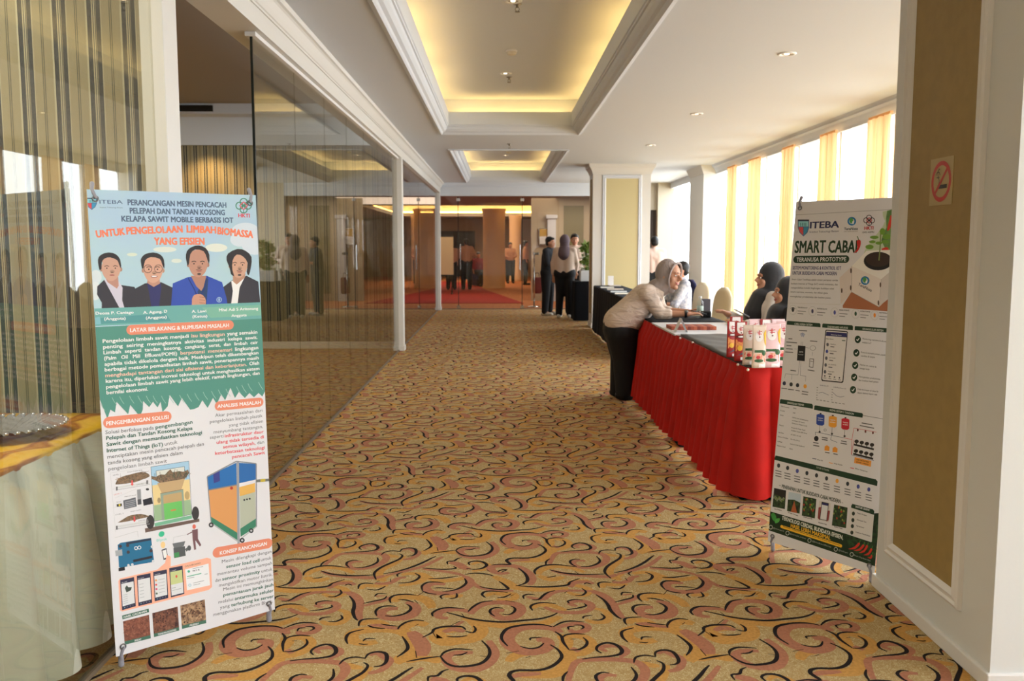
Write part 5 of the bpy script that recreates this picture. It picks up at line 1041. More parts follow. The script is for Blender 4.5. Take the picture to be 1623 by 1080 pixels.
for x, y in ((1.50, 5.22), (1.44, 5.9), (1.42, 6.6), (1.41, 7.4), (1.40, 8.1)):
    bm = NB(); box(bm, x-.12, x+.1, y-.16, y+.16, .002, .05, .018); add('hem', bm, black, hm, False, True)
sheer = mat('black_sheer', (44, 46, 44), .45, c2=(18, 20, 20), scale=5)
def sheet_cloth(name, label, x0, x1, y0, y1, z, m, amp=.003, seed=0, nx=14, ny=30, over=0):
    bm = NB(); g = []
    for j in range(ny+1):
        r = []
        for i in range(nx+1):
            x = x0+(x1-x0)*i/nx; y = y0+(y1-y0)*j/ny; r.append(bm.verts.new((x, y, z+amp*(1+noise.noise(Vector((x*3+y*2.6+seed, y*2.1-x*3, seed))))+amp*1.2*max(0, math.sin((y+x*1.4)*16+seed)))))
        g.append(r)
    for j in range(ny):
        for i in range(nx): bm.faces.new((g[j][i], g[j][i+1], g[j+1][i+1], g[j+1][i]))
    bl_ = [g[0][i] for i in range(nx+1)]
    for loop in ([g[0][i] for i in range(nx+1)], [g[-1][i] for i in range(nx, -1, -1)], [g[j][0] for j in range(ny, -1, -1)], [g[j][-1] for j in range(ny+1)]):
        low = [bm.verts.new((v.co.x, v.co.y, v.co.z-.012-over)) for v in loop]
        for i in range(len(loop)-1): bm.faces.new((loop[i+1], loop[i], low[i], low[i+1]))
    return setp(add(name, bm, m, smooth=True), label, 'tablecloth')
sheet_cloth('tablecloth', 'grey-black shiny tablecloth with creases on the front snack table', 1.405, 2.035, 5.075, 6.96, .778, sheer, .004, 3)
bm = NB(); box(bm, 1.36, 2.03, 6.97, 8.05, .768, .783, .003); setp(add('table_board', bm, mat('board_greywhite', (206, 208, 212), .4)), 'pale grey board lying on the second table, in front of the black cloth', 'board')
sheet_cloth('tablecloth', 'flat black tablecloth on the far half of the second table', 1.365, 2.04, 8.07, 8.77, .785, black, .001, 5, over=.0)
pin = mat('pearl', (235, 230, 215), .3)
for i, p in enumerate(((1188, 586), (1172, 578), (1100, 543), (1080, 536))):
    q = at(p, z=.775); bm = NB(); ellip(bm, q+Vector((-.012, -.01, 0)), (.008,)*3, 10, 6)
    setp(add('pin', bm, pin, smooth=True), 'small pearl headed pin at the red skirt top, '+('nearest the table corner', 'second from the corner', 'below the tent card', 'farthest from the corner')[((1188, 586), (1172, 578), (1100, 543), (1080, 536)).index(p)], 'pin', 'pearl pins along the red skirt')

# dark tables farther back
navy = mat('navy_cloth', (24, 32, 46), .85, spec=.2)
T3 = table('folding_table', 'long dark draped table in front of the yellow panelled pillar', 1.68, 2.13, 11.6, 15.9)
bm = NB(); box(bm, 1.66, 2.15, 11.58, 15.92, .764, .776, .003); c_ = setp(add('tablecloth', bm, navy), 'dark navy tablecloth on the long table before the yellow panelled pillar', 'tablecloth')
skirt('table_skirt', 'black skirt hanging from the long table before the yellow panelled pillar', 'table skirt', [(1.66, 15.92), (1.66, 11.58), (2.15, 11.58)], .01, .765, black, pitch=.3, amp=.012, flare=.03, n_per=6)
T4 = table('folding_table', 'black draped table with the white box and flowers, behind the yellow panelled pillar', 1.50, 2.5, 17.7, 18.3)
skirt('table_skirt', 'black cloth skirt below the white flower box, left of the mid pillar', 'table skirt', [(2.5, 18.32), (1.48, 18.32), (1.48, 17.68), (2.5, 17.68)], .01, .765, black, pitch=.3, amp=.01, flare=.02, n_per=6)
bm = NB(); box(bm, 1.48, 2.52, 17.68, 18.32, .764, .774, .003); setp(add('tablecloth', bm, black), 'black tablecloth under the white flower box', 'tablecloth')
bm = NB(); box(bm, 1.6, 2.0, 17.85, 18.15, .776, .98, .006); box(bm, 1.62, 1.98, 17.87, 18.13, .97, .99, .002); setp(add('planter_box', bm, whitep), 'white box planter holding the flowers, left of the mid pillar', 'planter')
fl = thing('flower_arrangement', 'tall arrangement of white flowers and green leaves in the white planter', 'flowers', (1.78, 18.0, .985)); rnd = random.Random(5)
leafg = mat('leaf_green', (150, 172, 84), .5, c2=(96, 130, 62), scale=6); petal = mat('petal_white', (232, 230, 214), .6)
bml, bms, bmp = NB(), NB(), NB()
def leaf(bm, p, d, L, wd):
    d = d.normalized(); s = d.cross(Vector((rnd.uniform(-1, 1), rnd.uniform(-1, 1), .3))).normalized(); u = d.cross(s)*wd*.3
    a = p; b = p+d*L*.45+s*wd+u; c = p+d*L-u; e = p+d*L*.45-s*wd+u; m_ = p+d*L*.5
    va, vb, vc, ve, vm = [bm.verts.new(q) for q in (a, b, c, e, m_)]
    bm.faces.new((va, vb, vm)); bm.faces.new((vb, vc, vm)); bm.faces.new((vc, ve, vm)); bm.faces.new((ve, va, vm))
for i in range(90):
    a = rnd.random()*6.28; r_ = rnd.random()*.17; h = rnd.random()**.7*.55; p = Vector((r_*math.cos(a), r_*math.sin(a)*.7, h))
    if i % 3 == 0: tube(bms, [Vector((p.x*.2, p.y*.2, -.05)), p], .004, 5)
    if i % 3 == 1:
        for k_ in range(5): b_ = k_*1.26; ellip(bmp, p+Vector((.02*math.cos(b_), .02*math.sin(b_), .0)), (.02, .02, .012), 6, 4)
    else:
        for k_ in range(6): leaf(bml, p, Vector((rnd.uniform(-1, 1), rnd.uniform(-1, 1), rnd.uniform(-.2, 1))), .12, .03)
for k_ in range(9): ellip(bmp, Vector((.05, 0, .5+k_*.03)), (.022-.0015*k_,)*3, 6, 4)
for n_, b_, m_ in (('leaves', bml, leafg), ('stems', bms, leafg), ('blooms', bmp, petal)): o = add(n_, b_, m_, fl); o['kind'] = 'stuff'
# papers on navy table
pc = [(225, 222, 215), (210, 200, 190), (214, 150, 120), (200, 208, 214)]
for i, (px, w_, c) in enumerate((((957, 456), .22, 0), ((975, 459), .26, 1), ((963, 463), .24, 3), ((980, 466), .25, 0), ((972, 473), .22, 2), ((983, 477), .2, 0), ((990, 453), .2, 1))):
    p = at(px, z=.78); bm = NB(); box(bm, -w_/2, w_/2, -.15, .15, 0, .012, .002)
    o = add('paper_stack', bm, mat(('paper_white', 'paper_buff', 'paper_orange', 'paper_grey')[c], pc[c], .6)); o.location = (max(1.79, min(p.x, 2.0)), max(p.y, 11.8), .777); o.rotation_euler = (0, 0, rnd.uniform(-.2, .2))
    setp(o, ('flat pale stack of printed leaflets on the dark navy table' if c != 2 else 'orange tinted leaflet on the dark navy table, nearest the woman'), 'leaflets', None if c == 2 else 'leaflet stacks on the navy table'); o['label'] = o['label'] if c == 2 else 'pale leaflet stack on the navy table, '+('farthest at the left', 'second from the far end', 'greyish one in the middle', 'white one in the middle', '', 'nearest the leaning woman', 'farthest at the right')[i]
p = at((968, 452), z=.79); sn = thing('table_sign', 'small white tent sign standing among leaflets on the navy table', 'sign', (p.x, p.y, .79))
bm = NB(); box(bm, -.05, .05, -.004, .004, 0, .16); add('upright_card', bm, whitep, sn)

# left room table
satin = mat('white_satin', (206, 208, 200), .3, sheen=.2, spec=.6)
T5 = table('folding_table', 'table under the gold cloth and white satin skirt behind the near glass', -2.35, -1.53, 1.2, 3.68)
def batik():
    m = mat('gold_batik', (206, 158, 36), .45, spec=.5); nt = m.node_tree; b = nt.nodes['Principled BSDF']; tc = nt.nodes.new('ShaderNodeTexCoord')
    wv = nt.nodes.new('ShaderNodeTexWave'); wv.inputs['Scale'].default_value = 1.6; wv.inputs['Distortion'].default_value = 9; wv.inputs['Detail'].default_value = 2; wv.inputs['Detail Scale'].default_value = 1.4
    r = nt.nodes.new('ShaderNodeValToRGB'); r.color_ramp.elements[0].color = rgb((216, 172, 30)); r.color_ramp.elements[1].color = rgb((186, 128, 44))
    e = r.color_ramp.elements.new(.55); e.color = rgb((222, 176, 70)); e = r.color_ramp.elements.new(.85); e.color = rgb((150, 84, 30))
    nt.links.new(tc.outputs['Object'], wv.inputs['Vector']); nt.links.new(wv.outputs[0], r.inputs[0]); nt.links.new(r.outputs[0], b.inputs['Base Color']); return m
sheet_cloth('tablecloth', 'shiny gold batik cloth on the table behind the near glass', -2.37, -1.515, 1.18, 3.7, .772, batik(), .002, 7, over=.004)
skirt('table_skirt', 'white satin skirt with deep pleats hanging from the gold topped table', 'table skirt', [(-1.525, 1.2), (-1.525, 3.7), (-2.37, 3.7)], .07, .766, satin, pitch=.2, amp=.085, flare=.008, seed=4, band=.11, box_=True, n_per=14)
pt = thing('fluted_platter', 'round fluted glass platter with scalloped rim on the gold cloth', 'platter', (*at((8, 681), z=.80).xy, .782))
def fluted(zf, rr, n=144):
    bm = NB(); rings = []
    for r, z in ((.03, .004), (.07, .006), (.11, .014), (.15, .026), (.185, .034), (.2, .036)):
        rings.append([bm.verts.new((r*math.cos(2*PI*i/n), r*math.sin(2*PI*i/n), z+zf+(.006*r/.2)*math.cos(36*2*PI*i/n+r*22))) for i in range(n)])
    for a, b in zip(rings, rings[1:]):
        for i in range(n): bm.faces.new((a[i], a[(i+1) % n], b[(i+1) % n], b[i]))
    bm.faces.new(rings[0][::-1]); return bm
silver = mat('fluted_glass', (190, 192, 198), .15, .75)
add('dish', fluted(0, 1), silver, pt, True)
bm = NB()
for i in range(36): a = 2*PI*i/36; ellip(bm, (.203*math.cos(a), .203*math.sin(a), .037), (.008, .008, .006), 8, 6)
add('scalloped_rim', bm, silver, pt, True)

# ---------------------------------------------------------------- things on the snack tables
pk = [mat('pouch_red', (168, 42, 38), .35), mat('pouch_cream', (226, 206, 186), .35), mat('pouch_pink', (232, 196, 196), .35)]
foodr = mat('pouch_food', (206, 96, 44), .5, c2=(236, 160, 90), scale=60); foodp = mat('pouch_food_pink', (222, 120, 96), .5, c2=(240, 190, 160), scale=70)
lblw = mat('pouch_label', (236, 230, 224), .5); pgreen = mat('pouch_green', (52, 92, 50), .5); pdark = mat('pouch_brown', (96, 34, 28), .5); pyel = mat('pouch_yellow', (240, 190, 60), .5); pblue = mat('pouch_slate', (84, 96, 108), .5); plet = mat('pouch_lettering', (200, 60, 64), .5)
def pouch(label, px, hpx, kind, rz=0, wd=.1, group='standing snack pouches on the front table'):
    p = at(px, z=.785); d = (p-EYE).length; h = hpx*p.y/F; t = thing('snack_pouch', label, 'snack pouch', (p.x, p.y, .784), rz, group)
    bm = NB(); N = 16; prof = [(0, 1, .36), (.08, 1, .34), (.3, .98, .30), (.55, .97, .22), (.8, .97, .1), (.93, .98, .02), (1, .98, .012)]; rings = []
    for f, a, b in prof: rings.append([bm.verts.new((wd/2*a*math.copysign(abs(math.cos(2*PI*i/N))**.7, math.cos(2*PI*i/N)), wd/2*b*math.copysign(abs(math.sin(2*PI*i/N))**.9, math.sin(2*PI*i/N)), h*f)) for i in range(N)])
    for a, b in zip(rings, rings[1:]):
        for i in range(N): bm.faces.new((a[i], a[(i+1) % N], b[(i+1) % N], b[i]))
    bm.faces.new(rings[0][::-1]); bm.faces.new(rings[-1]); add('pouch_body', bm, pk[kind], t, True)
    def fy(z):
        f = z/h
        for (f0, _, b0), (f1, _, b1) in zip(prof, prof[1:]):
            if f <= f1: return -(b0+(b1-b0)*(f-f0)/(f1-f0))*wd/2
        return -.001
    layers = []; mats_ = []
    bm = NB()
    def shape(pts, m_, k_):
        if m_ not in mats_: mats_.append(m_)
        P = [(x*wd/2, z*h) for x, z in pts]; c = (sum(x for x, z in P)/len(P), sum(z for x, z in P)/len(P))
        vc = bm.verts.new((c[0], fy(c[1])*(1-.1*abs(c[0]/(wd/2))**2)-.0012-.0004*k_, c[1])); vs_ = [bm.verts.new((x, fy(z)*(1-.55*abs(x/(wd/2))**2.2)-.0012-.0004*k_, z)) for x, z in P]
        for i in range(len(vs_)): f = bm.faces.new((vc, vs_[i], vs_[(i+1) % len(vs_)])); f.material_index = mats_.index(m_)
    E = lambda cx, cz, rx, rz_, n=14: [(cx+rx*math.cos(2*PI*i/n), cz+rz_*math.sin(2*PI*i/n)) for i in range(n)]
    if kind == 0:
        shape([(-.62, .98), (.62, .98), (.66, .8), (.5, .72), (0, .68), (-.5, .72), (-.66, .8)], lblw, 1); shape(E(0, .62, .85, .045), pdark, 1); shape(E(0, .62, .5, .02), lblw, 2); shape([(-.85, .25), (.85, .25), (.85, .55), (-.85, .55)], foodr, 1); shape(E(-.2, .33, .4, .07), pyel, 2)
        shape([(-.8, .12), (.85, .17), (.85, .25), (0, .2)], pblue, 2); shape([(-.1, .03), (.7, .03), (.7, .1), (-.1, .1)], lblw, 2)
    else:
        shape(E(-.05, .74, .55, .13), lblw, 1); shape([(-.7, .36), (.5, .36), (.5, .42), (-.7, .42)], pgreen, 2); shape([(-.85, .13), (.85, .13), (.8, .35), (.1, .33), (-.85, .34)], foodp, 1); shape(E(-.1, .17, .65, .04), pgreen, 2); shape(E(.62, .35, .3, .065), pgreen, 3)
        shape([(-.1, .02), (.8, .02), (.8, .09), (-.1, .09)], lblw, 2); shape([(.6, .8), (.95, .9), (.95, .5), (.7, .6)], pyel, 1); shape(E(-.2, .25, .3, .04), plet, 2)
    shape([(-.35, .82), (.3, .84), (.3, .86), (-.35, .84)], plet, 4); shape([(-.1, .88), (0, .88), (-.02, .76), (-.12, .76)], plet, 5); shape([(-.3, .79), (.3, .78), (.28, .8), (-.28, .81)], plet, 4); shape(E(0, .72, .1, .02, 8), pdark, 4)
    add('printed_label', bm, mats_, t)
    bm = NB(); box(bm, -wd/2*.98, wd/2*.98, -.0016, .0016, h*.985, h*1.0); add('top_seal', bm, pk[kind], t)
g0 = None
pouch('dark red snack pouch with orange food picture, leftmost of the front row', (1160, 566), 58, 0, .15, .072, g0)
pouch('red snack pouch with orange food picture, second from the left', (1173, 572), 63, 0, .12, .078, g0)
pouch('cream snack pouch with green band, third from the left', (1187, 578), 64, 1, .12, .08, g0)
pouch('cream snack pouch with green oval, fourth from the left and nearest the table edge', (1202, 583), 69, 1, .1, .08, g0)
pouch('wide pink snack pouch with green oval, fifth from the left', (1222, 582), 71, 2, .05, .1, g0)
pouch('pink snack pouch at the right end, partly behind the right banner', (1241, 580), 72, 2, .0, .09, g0)
for i, (x, y, k_) in enumerate(((1166, 552, 0), (1196, 556, 2), (1214, 556, 0), (1232, 556, 2))): pouch('snack pouch in the rear row, behind the '+('red front pouches', 'nearest cream pouch', 'gap left of the wide pink pouch', 'wide pink pouch')[i], (x, y), 51, k_, .1, .09, 'rear row of snack pouches on the front table')

# second-table items
p = at((1092, 520), z=.79); bk = thing('folded_batik_cloth', 'long folded cloth in rusty red stripes lying on the pale board', 'cloth', (p.x, p.y, .783), .0)
bm = NB()
x0 = at((1060, 520), z=.79).x-p.x; x1 = at((1125, 518), z=.79).x-p.x
stripem = [mat('rust_a', (150, 74, 52), .8), mat('rust_b', (176, 96, 68), .8), mat('rust_c', (122, 56, 44), .8)]
for i in range(14): box(bm, x0+(x1-x0)*i/14, x0+(x1-x0)*(i+1)/14, -.12, .12, 0, .028, .0, i % 3)
add('striped_fold', bm, stripem, bk)
p = at((1079, 526), z=.785); tc_ = thing('tent_card', 'small folded white tent card standing on the pale board', 'card', (p.x, p.y, .784))
bm = NB(); 
for s in (-1, 1): quad(bm, [(s*.045, -.04, 0), (s*.045, .05, 0), (0, .05, .105), (0, -.04, .105)]); quad(bm, [(s*.048, -.04, 0), (s*.048, .05, 0), (0, .05, .109), (0, -.04, .109)])
add('folded_card', bm, whitep, tc_)
p = at((1110, 505), z=.787); bt = thing('water_bottle', 'clear plastic water bottle with white cap on the black cloth, behind the woman\'s hands', 'bottle', (p.x, p.y+.02, .788))
clear = glassmat('bottle_plastic', (.9, .94, .95), 1.2)
bm = NB(); lathe(bm, [(.028, 0), (.031, .01), (.031, .05), (.028, .055), (.031, .06), (.031, .13), (.027, .155), (.013, .178), (.012, .19)], n=20); add('bottle_body', bm, clear, bt, True)
bm = NB(); lathe(bm, [(.0311, .07), (.0316, .071), (.0316, .115), (.0311, .116)], n=20); add('paper_label', bm, mat('bottle_label', (200, 222, 214), .5), bt, True)
bm = NB(); r_ = lathe(bm, [(.015, .188), (.015, .205), (.013, .207)], n=16); bm.faces.new(r_[-1]); add('cap', bm, whitep, bt, True)
p = at((1119, 503), z=.787); tb = thing('card_terminal', 'dark handheld payment terminal standing with raised screen beside the bottle', 'terminal', (p.x, p.y, .788), -.25)
bm = NB(); box(bm, -.05, .05, -.06, .06, 0, .06, .012); add('terminal_base', bm, blackp, tb)
bm = NB(); box(bm, -.045, .045, -.008, .008, .0, .13, .004); bm.transform(Matrix.Translation((-.006, .045, .045)) @ Matrix.Rotation(-.3, 4, 'X')); add('screen', bm, mat('screen_grey', (96, 96, 106), .2), tb)
p = at((1073, 497), z=.787)
pn = thing('pen_holder', 'slim white pen leaning up behind the woman\'s forearm', 'pen', (at((1080, 496), y=8.72).x, 8.70, .788)); bm = NB(); cap(bm, (0, 0, .004), (-.03, 0, .1), .004, .003, 8); add('barrel', bm, whitep, pn)

# ---------------------------------------------------------------- chairs
chairc = mat('chair_cover_cream', (214, 200, 168), .8, sheen=.2); chairn = mat('chair_cover_navy', (34, 34, 74), .8)
def chair(label, loc, rz, m, band=None):
    t = thing('banquet_chair', label, 'chair', loc, rz, 'covered banquet chairs behind the tables')
    bm = NB(); N = 14; rings = []
    for f in range(11):
        z = .42+.56*f/10; half = .2*(1-.0*f) if f < 7 else .2*math.sqrt(max(.02, 1-((f-6.5)/3.6)**2)); y = .2+.06*f/10
        rings.append([bm.verts.new((half*math.copysign(abs(math.cos(2*PI*i/N))**.6, math.cos(2*PI*i/N)), y+.032*math.sin(2*PI*i/N), z)) for i in range(N)])
    for a, b in zip(rings, rings[1:]):
        for i in range(N): bm.faces.new((a[i], a[(i+1) % N], b[(i+1) % N], b[i]))
    bm.faces.new(rings[-1]); bm.faces.new(rings[0][::-1]); add('backrest', bm, m, t, True)
    bm = NB(); box(bm, -.21, .21, -.22, .22, .40, .48, .03); add('seat', bm, m, t, True)
    bm = NB(); r2 = [[bm.verts.new((x*k_, y*k_, z)) for x, y in ((-.21, -.22), (.21, -.22), (.21, .23), (-.21, .23))] for z, k_ in ((.43, 1.0), (.2, 1.0), (.02, 1.08))]
    for a, b in zip(r2, r2[1:]):
        for i in range(4): bm.faces.new((a[i], a[(i+1) % 4], b[(i+1) % 4], b[i]))
    add('cover_skirt', bm, m, t)
    if band: bm = NB(); box(bm, -.206, .206, .185, .25, .9, .93, .01); add('band', bm, band, t)
    return t
CF = math.radians(-72)
chair('cream covered chair back, nearest of the empty ones behind the tables', (2.42, 10.6, 0), CF, chairc)
chair('cream covered chair back with dark edge, between the navy chair and the nearest cream one', (2.5, 12.1, 0), CF, chairc)
chair('navy covered chair back with the seated person in white', (2.55, 13.1, 0), CF, chairn)
chair('cream covered chair holding the woman with the phone', (2.52, 8.35, 0), math.radians(-85), chairc)

# ---------------------------------------------------------------- people
skin_ = mat('skin', (196, 142, 112), .5, noise_amt=.06, scale=12, spec=.35); skin_l = mat('skin_light', (214, 164, 136), .5); eyew = mat('eye_white', (235, 230, 225), .3); eyeb = mat('eye_dark', (30, 22, 20), .3); lipm = mat('lips', (168, 72, 70), .4); browm = mat('brow', (60, 44, 38), .7); teeth = mat('teeth', (240, 236, 228), .3)
hairm = mat('black_hair', (22, 20, 20), .45)
def shoesole(p, d, L=.25, wd=.045):
    bm = NB(); d = Vector(d).normalized(); p = Vector(p); cap(bm, p-d*.05+Vector((0, 0, .042)), p+d*(L-.09)+Vector((0, 0, .036)), .04, .034, 12); return bm
def hand(bm, wrist, direction, up, k=1.0, curl=.5, side=1, grip=0):
    """palm plus five separate curled digits"""
    w_ = Vector(wrist); d = Vector(direction).normalized(); u = Vector(up).normalized(); s = d.cross(u).normalized()*side
    pc_ = w_+d*.045*k
    for o_ in (-.024, -.008, .008, .024): cap(bm, w_+d*.01*k+s*o_*.7*k, w_+d*.085*k+s*o_*k, .013*k, .0115*k, 8)
    for o_, L in ((-.028, .062), (-.009, .074), (.010, .069), (.028, .054)):
        b = w_+d*.088*k+s*o_*k; a1 = curl; d1 = (d*math.cos(a1*.5)-u*math.sin(a1*.5)); d2 = (d*math.cos(a1*1.2)-u*math.sin(a1*1.2)); d3 = (d*math.cos(a1*1.9)-u*math.sin(a1*1.9))
        p1 = b+d1*L*.45*k; p2 = p1+d2*L*.32*k; p3 = p2+d3*L*.23*k
        cap(bm, b, p1, .0098*k, .009*k, 8); cap(bm, p1, p2, .009*k, .0082*k, 8); cap(bm, p2, p3, .0082*k, .0068*k, 8)
    t0 = w_+d*.03*k-s*.026*k; t1 = t0+(d*.7-s*.75-u*.25).normalized()*.035*k; t2 = t1+(d*.95-s*.2-u*.3).normalized()*.03*k
    cap(bm, t0, t1, .013*k, .0105*k, 8); cap(bm, t1, t2, .0105*k, .0085*k, 8)
def headmesh(bm, c, fwd, up=(0, 0, 1), k=1.0):
    c = Vector(c); f = Vector(fwd).normalized(); u = Vector(up).normalized(); s = f.cross(u).normalized(); u = s.cross(f); Rm = Matrix((s, f, u)).transposed()
    P = lambda x, y, z: c+Rm@Vector((x*k, y*k, z*k))
    ellip(bm, P(0, -.012, .022), (.076*k, .094*k, .096*k), 18, 12, Rm); ellip(bm, P(0, .022, -.045), (.058*k, .066*k, .072*k), 16, 10, Rm)
    cap(bm, P(0, .082, .014), P(0, .112, -.018), .008*k, .0125*k, 8); ellip(bm, P(0, .096, -.026), (.019*k, .012*k, .010*k), 8, 6, Rm)
    ellip(bm, P(0, .072, -.092), (.026*k, .02*k, .02*k), 10, 8, Rm)
    for sg_ in (-1, 1): ellip(bm, P(sg_*.04, .056, -.03), (.024*k, .022*k, .024*k), 10, 8, Rm); ellip(bm, P(sg_*.03, .078, .028), (.026*k, .012*k, .007*k), 10, 6, Rm); ellip(bm, P(sg_*.077, -.008, -.008), (.009*k, .018*k, .03*k), 8, 8, Rm)
    ellip(bm, P(0, .080, -.056), (.028*k, .012*k, .013*k), 10, 6, Rm)
    return P, Rm
def facebits(parent, P, Rm, k=1.0, smile=True):
    for s in (-1, 1):
        bm = NB(); ellip(bm, P(s*.032, .0785, .006), (.0145*k, .006*k, .0065*k), 12, 8, Rm); e = add('eye', bm, eyew, parent, True, True)
        bm = NB(); ellip(bm, P(s*.032, .0835, .006), (.006*k, .003*k, .006*k), 10, 6, Rm); add('iris', bm, eyeb, e, True, True)
        bm = NB(); cap(bm, P(s*.016, .09, .03), P(s*.05, .078, .03), .0035*k, .0025*k, 6); add('eyebrow', bm, browm, parent, True, True)
    bm = NB(); tube(bm, [P(-.024, .082, -.051), P(-.012, .0905, -.056), P(.012, .0905, -.056), P(.024, .082, -.051)], .0032*k, 6); tube(bm, [P(-.024, .082, -.051), P(-.012, .089, -.064), P(.012, .089, -.064), P(.024, .082, -.051)], .0034*k, 6); add('lips', bm, lipm, parent, True, True)
    if smile: bm = NB(); ellip(bm, P(0, .087, -.060), (.017*k, .005*k, .0045*k), 10, 6, Rm); add('teeth', bm, teeth, parent, True, True)
def part(name, vox, m, parent, fn, sm=4):
    bm = NB(); fn(bm); me = remesh(bm, vox, sm); return add(name, me, m, parent, True, True)

# --- woman leaning over the table -------------------------------------------------
def V(x, y, Y): 
    p = at((x, y), y=Y); return p
wm = thing('person', 'woman in a grey headscarf and cream blouse leaning over the red skirted table', 'person', (1.22, 8.62, 0))
hd = V(1062, 437, 8.55); fw = Vector((.70, -.68, -.10))
shn, shf = V(1026, 466, 8.43), V(1036, 462, 8.82); eln, elf = Vector((1.50, 8.40, .83)), Vector((1.58, 8.78, .83))
wrn = Vector((1.755, 8.36, .835)); wrf = Vector((1.80, 8.60, .84)); pel = V(984, 512, 8.62)
chest = V(1022, 474, 8.62); neck0 = V(1040, 458, 8.6)
foot1, foot2 = Vector((1.16, 8.72, 0)), Vector((1.19, 8.52, 0))
Pw, Rw = None, None
def body(bm):
    global Pw, Rw
    Pw, Rw = headmesh(bm, hd, fw, (.15, 0, 1), 1.14)
    cap(bm, neck0, hd-Vector((.02, 0, .06)), .055, .05); cap(bm, pel, chest, .12, .12)
    for a, b, c in ((shn, eln, wrn), (shf, elf, wrf)): cap(bm, a, b, .05, .042); cap(bm, b, c, .042, .026)
    hand(bm, wrn, (.95, .25, .1), (.0, -.25, 1), .98, .55, 1); hand(bm, wrf, (.8, -.3, .25), (.1, .0, 1), .98, .9, -1)
    for hp, ft_ in ((.10, foot1), (-.10, foot2)):
        h_ = pel+Vector((.02, hp, -.03)); kn = Vector((1.19, 8.62+hp*.9, .42)); an = Vector((ft_.x, ft_.y, .09)); cap(bm, h_, kn, .10, .06); cap(bm, kn, an, .06, .04)
part('body', .0075, skin_, wm, body, 3)
facebits(wm, Pw, Rw, 1.14)
def blouse(bm):
    cap(bm, pel+Vector((.03, .0, .005)), chest, .178, .15, 20); cap(bm, pel+Vector((.0, .06, .0)), chest+Vector((0, .09, 0)), .165, .13, 16); cap(bm, pel+Vector((.0, -.06, .0)), chest+Vector((0, -.09, 0)), .165, .13, 16)
    cap(bm, chest, neck0-Vector((.03, 0, .02)), .14, .09, 16)
    for a, b, c in ((shn, eln, wrn), (shf, elf, wrf)): cap(bm, a, b, .082, .062, 14); e = b.lerp(c, .28); cap(bm, b, e, .062, .05, 14); cap(bm, b.lerp(c, .2), e, .056, .054, 12)
    cap(bm, shn, shf, .085, .085, 14)
    # hem hanging below the hips
    cap(bm, pel+Vector((.02, 0, -.05)), pel+Vector((.14, 0, -.13)), .17, .12, 16)
blousem = mat('blouse_cream', (206, 184, 166), .7, sheen=.2, noise_amt=.04, scale=5, bump=.9, bscale=7, bdist=.035, bstretch=(1, 1, 3.2))
part('blouse', .012, blousem, wm, blouse, 3)
def trousers(bm):
    cap(bm, pel+Vector((.0, .05, -.06)), pel+Vector((.0, -.05, -.06)), .172, .172, 16)
    for hp, ft_ in ((.09, foot1), (-.09, foot2)):
        h_ = pel+Vector((.0, hp, -.10)); kn = Vector((1.19, 8.62+hp*.9, .40)); an = Vector((ft_.x+.01, ft_.y, .07)); cap(bm, h_, kn, .155, .115, 16); cap(bm, kn, an, .115, .095, 16)
part('trousers', .013, mat('trousers_black', (17, 17, 20), .8), wm, trousers, 3)
for f_ in (foot1, foot2): add('shoe', shoesole(f_, (1, -.15, 0)), mat('shoe_black', (18, 18, 20), .5), wm, True, True)
scarf = mat('scarf_grey', (150, 136, 130), .85, sheen=.15, bump=.8, bscale=9, bdist=.02, bstretch=(2.5, 2.5, .8))
def hijab(bm):
    u = Rw@Vector((0, 0, 1)); f = Rw@Vector((0, 1, 0))
    ellip(bm, Pw(0, -.034, .022), (.108, .115, .132), 22, 16, Rw); ellip(bm, Pw(0, -.03, -.055), (.098, .10, .11), 18, 12, Rw)
    cap(bm, Pw(0, -.02, -.08), neck0+Vector((.01, 0, -.0)), .085, .10, 16); cap(bm, neck0, chest+Vector((.09, 0, -.015)), .095, .07, 14)
    cap(bm, Pw(0, -.01, -.1), Pw(0, .035, -.115), .06, .035, 12)
part('headscarf', .008, scarf, wm, hijab, 3)
# scarf rim framing the face
bm = NB(); pts = [Pw(.083*math.sin(a), .048+.014*math.cos(a), .004+.108*math.cos(a)) for a in [2*PI*i/24 for i in range(25)]]; tube(bm, pts, .011, 8); add('scarf_edge', bm, scarf, wm, True, True)
def collar(bm):
    c = chest+Vector((.02, -.12, .05)); 
bm = NB(); a = shn+Vector((.09, -.02, -.01)); 
quad(bm, [a+Vector(v) for v in ((-.02, -.05, .075), (.05, -.06, .03), (.04, -.075, -.045), (-.02, -.07, .01))]); quad(bm, [a+Vector(v) for v in ((-.02, -.058, .075), (.05, -.068, .03), (.04, -.083, -.045), (-.02, -.078, .01))]); add('collar', bm, blousem, wm, False, True)
bm = NB(); a = V(1001, 511, 8.42); quad(bm, [a+Vector(v) for v in ((-.06, 0, .045), (.055, -.005, -.02), (.04, -.012, -.055), (-.075, -.012, .01))]); add('pocket_flap', bm, blousem, wm, False, True)
bm = NB(); q = wrn.lerp(eln, .09); d = (wrn-eln).normalized(); cyl(bm, q-d*.011, q+d*.011, .036, 20); wt = add('wristwatch', bm, blackp, wm, True, True)
bm = NB(); cyl(bm, q+Vector((0, -.025, .022)), q+Vector((0, -.03, .03)), .018, 16); add('watch_face', bm, mat('watch_grey', (110, 108, 104), .3, .5), wt, True, True)
bm = NB(); box(bm, -.035, .035, -.07, .07, -.004, .004, .003); bm.transform(Matrix.Translation(wrn+Vector((.11, .06, .012))) @ Matrix.Rotation(.25, 4, 'Y') @ Matrix.Rotation(-1.2, 4, 'Z')); add('phone', bm, blackp)
setp(bpy.data.objects['phone'], 'black phone held in the leaning woman\'s hands', 'phone')

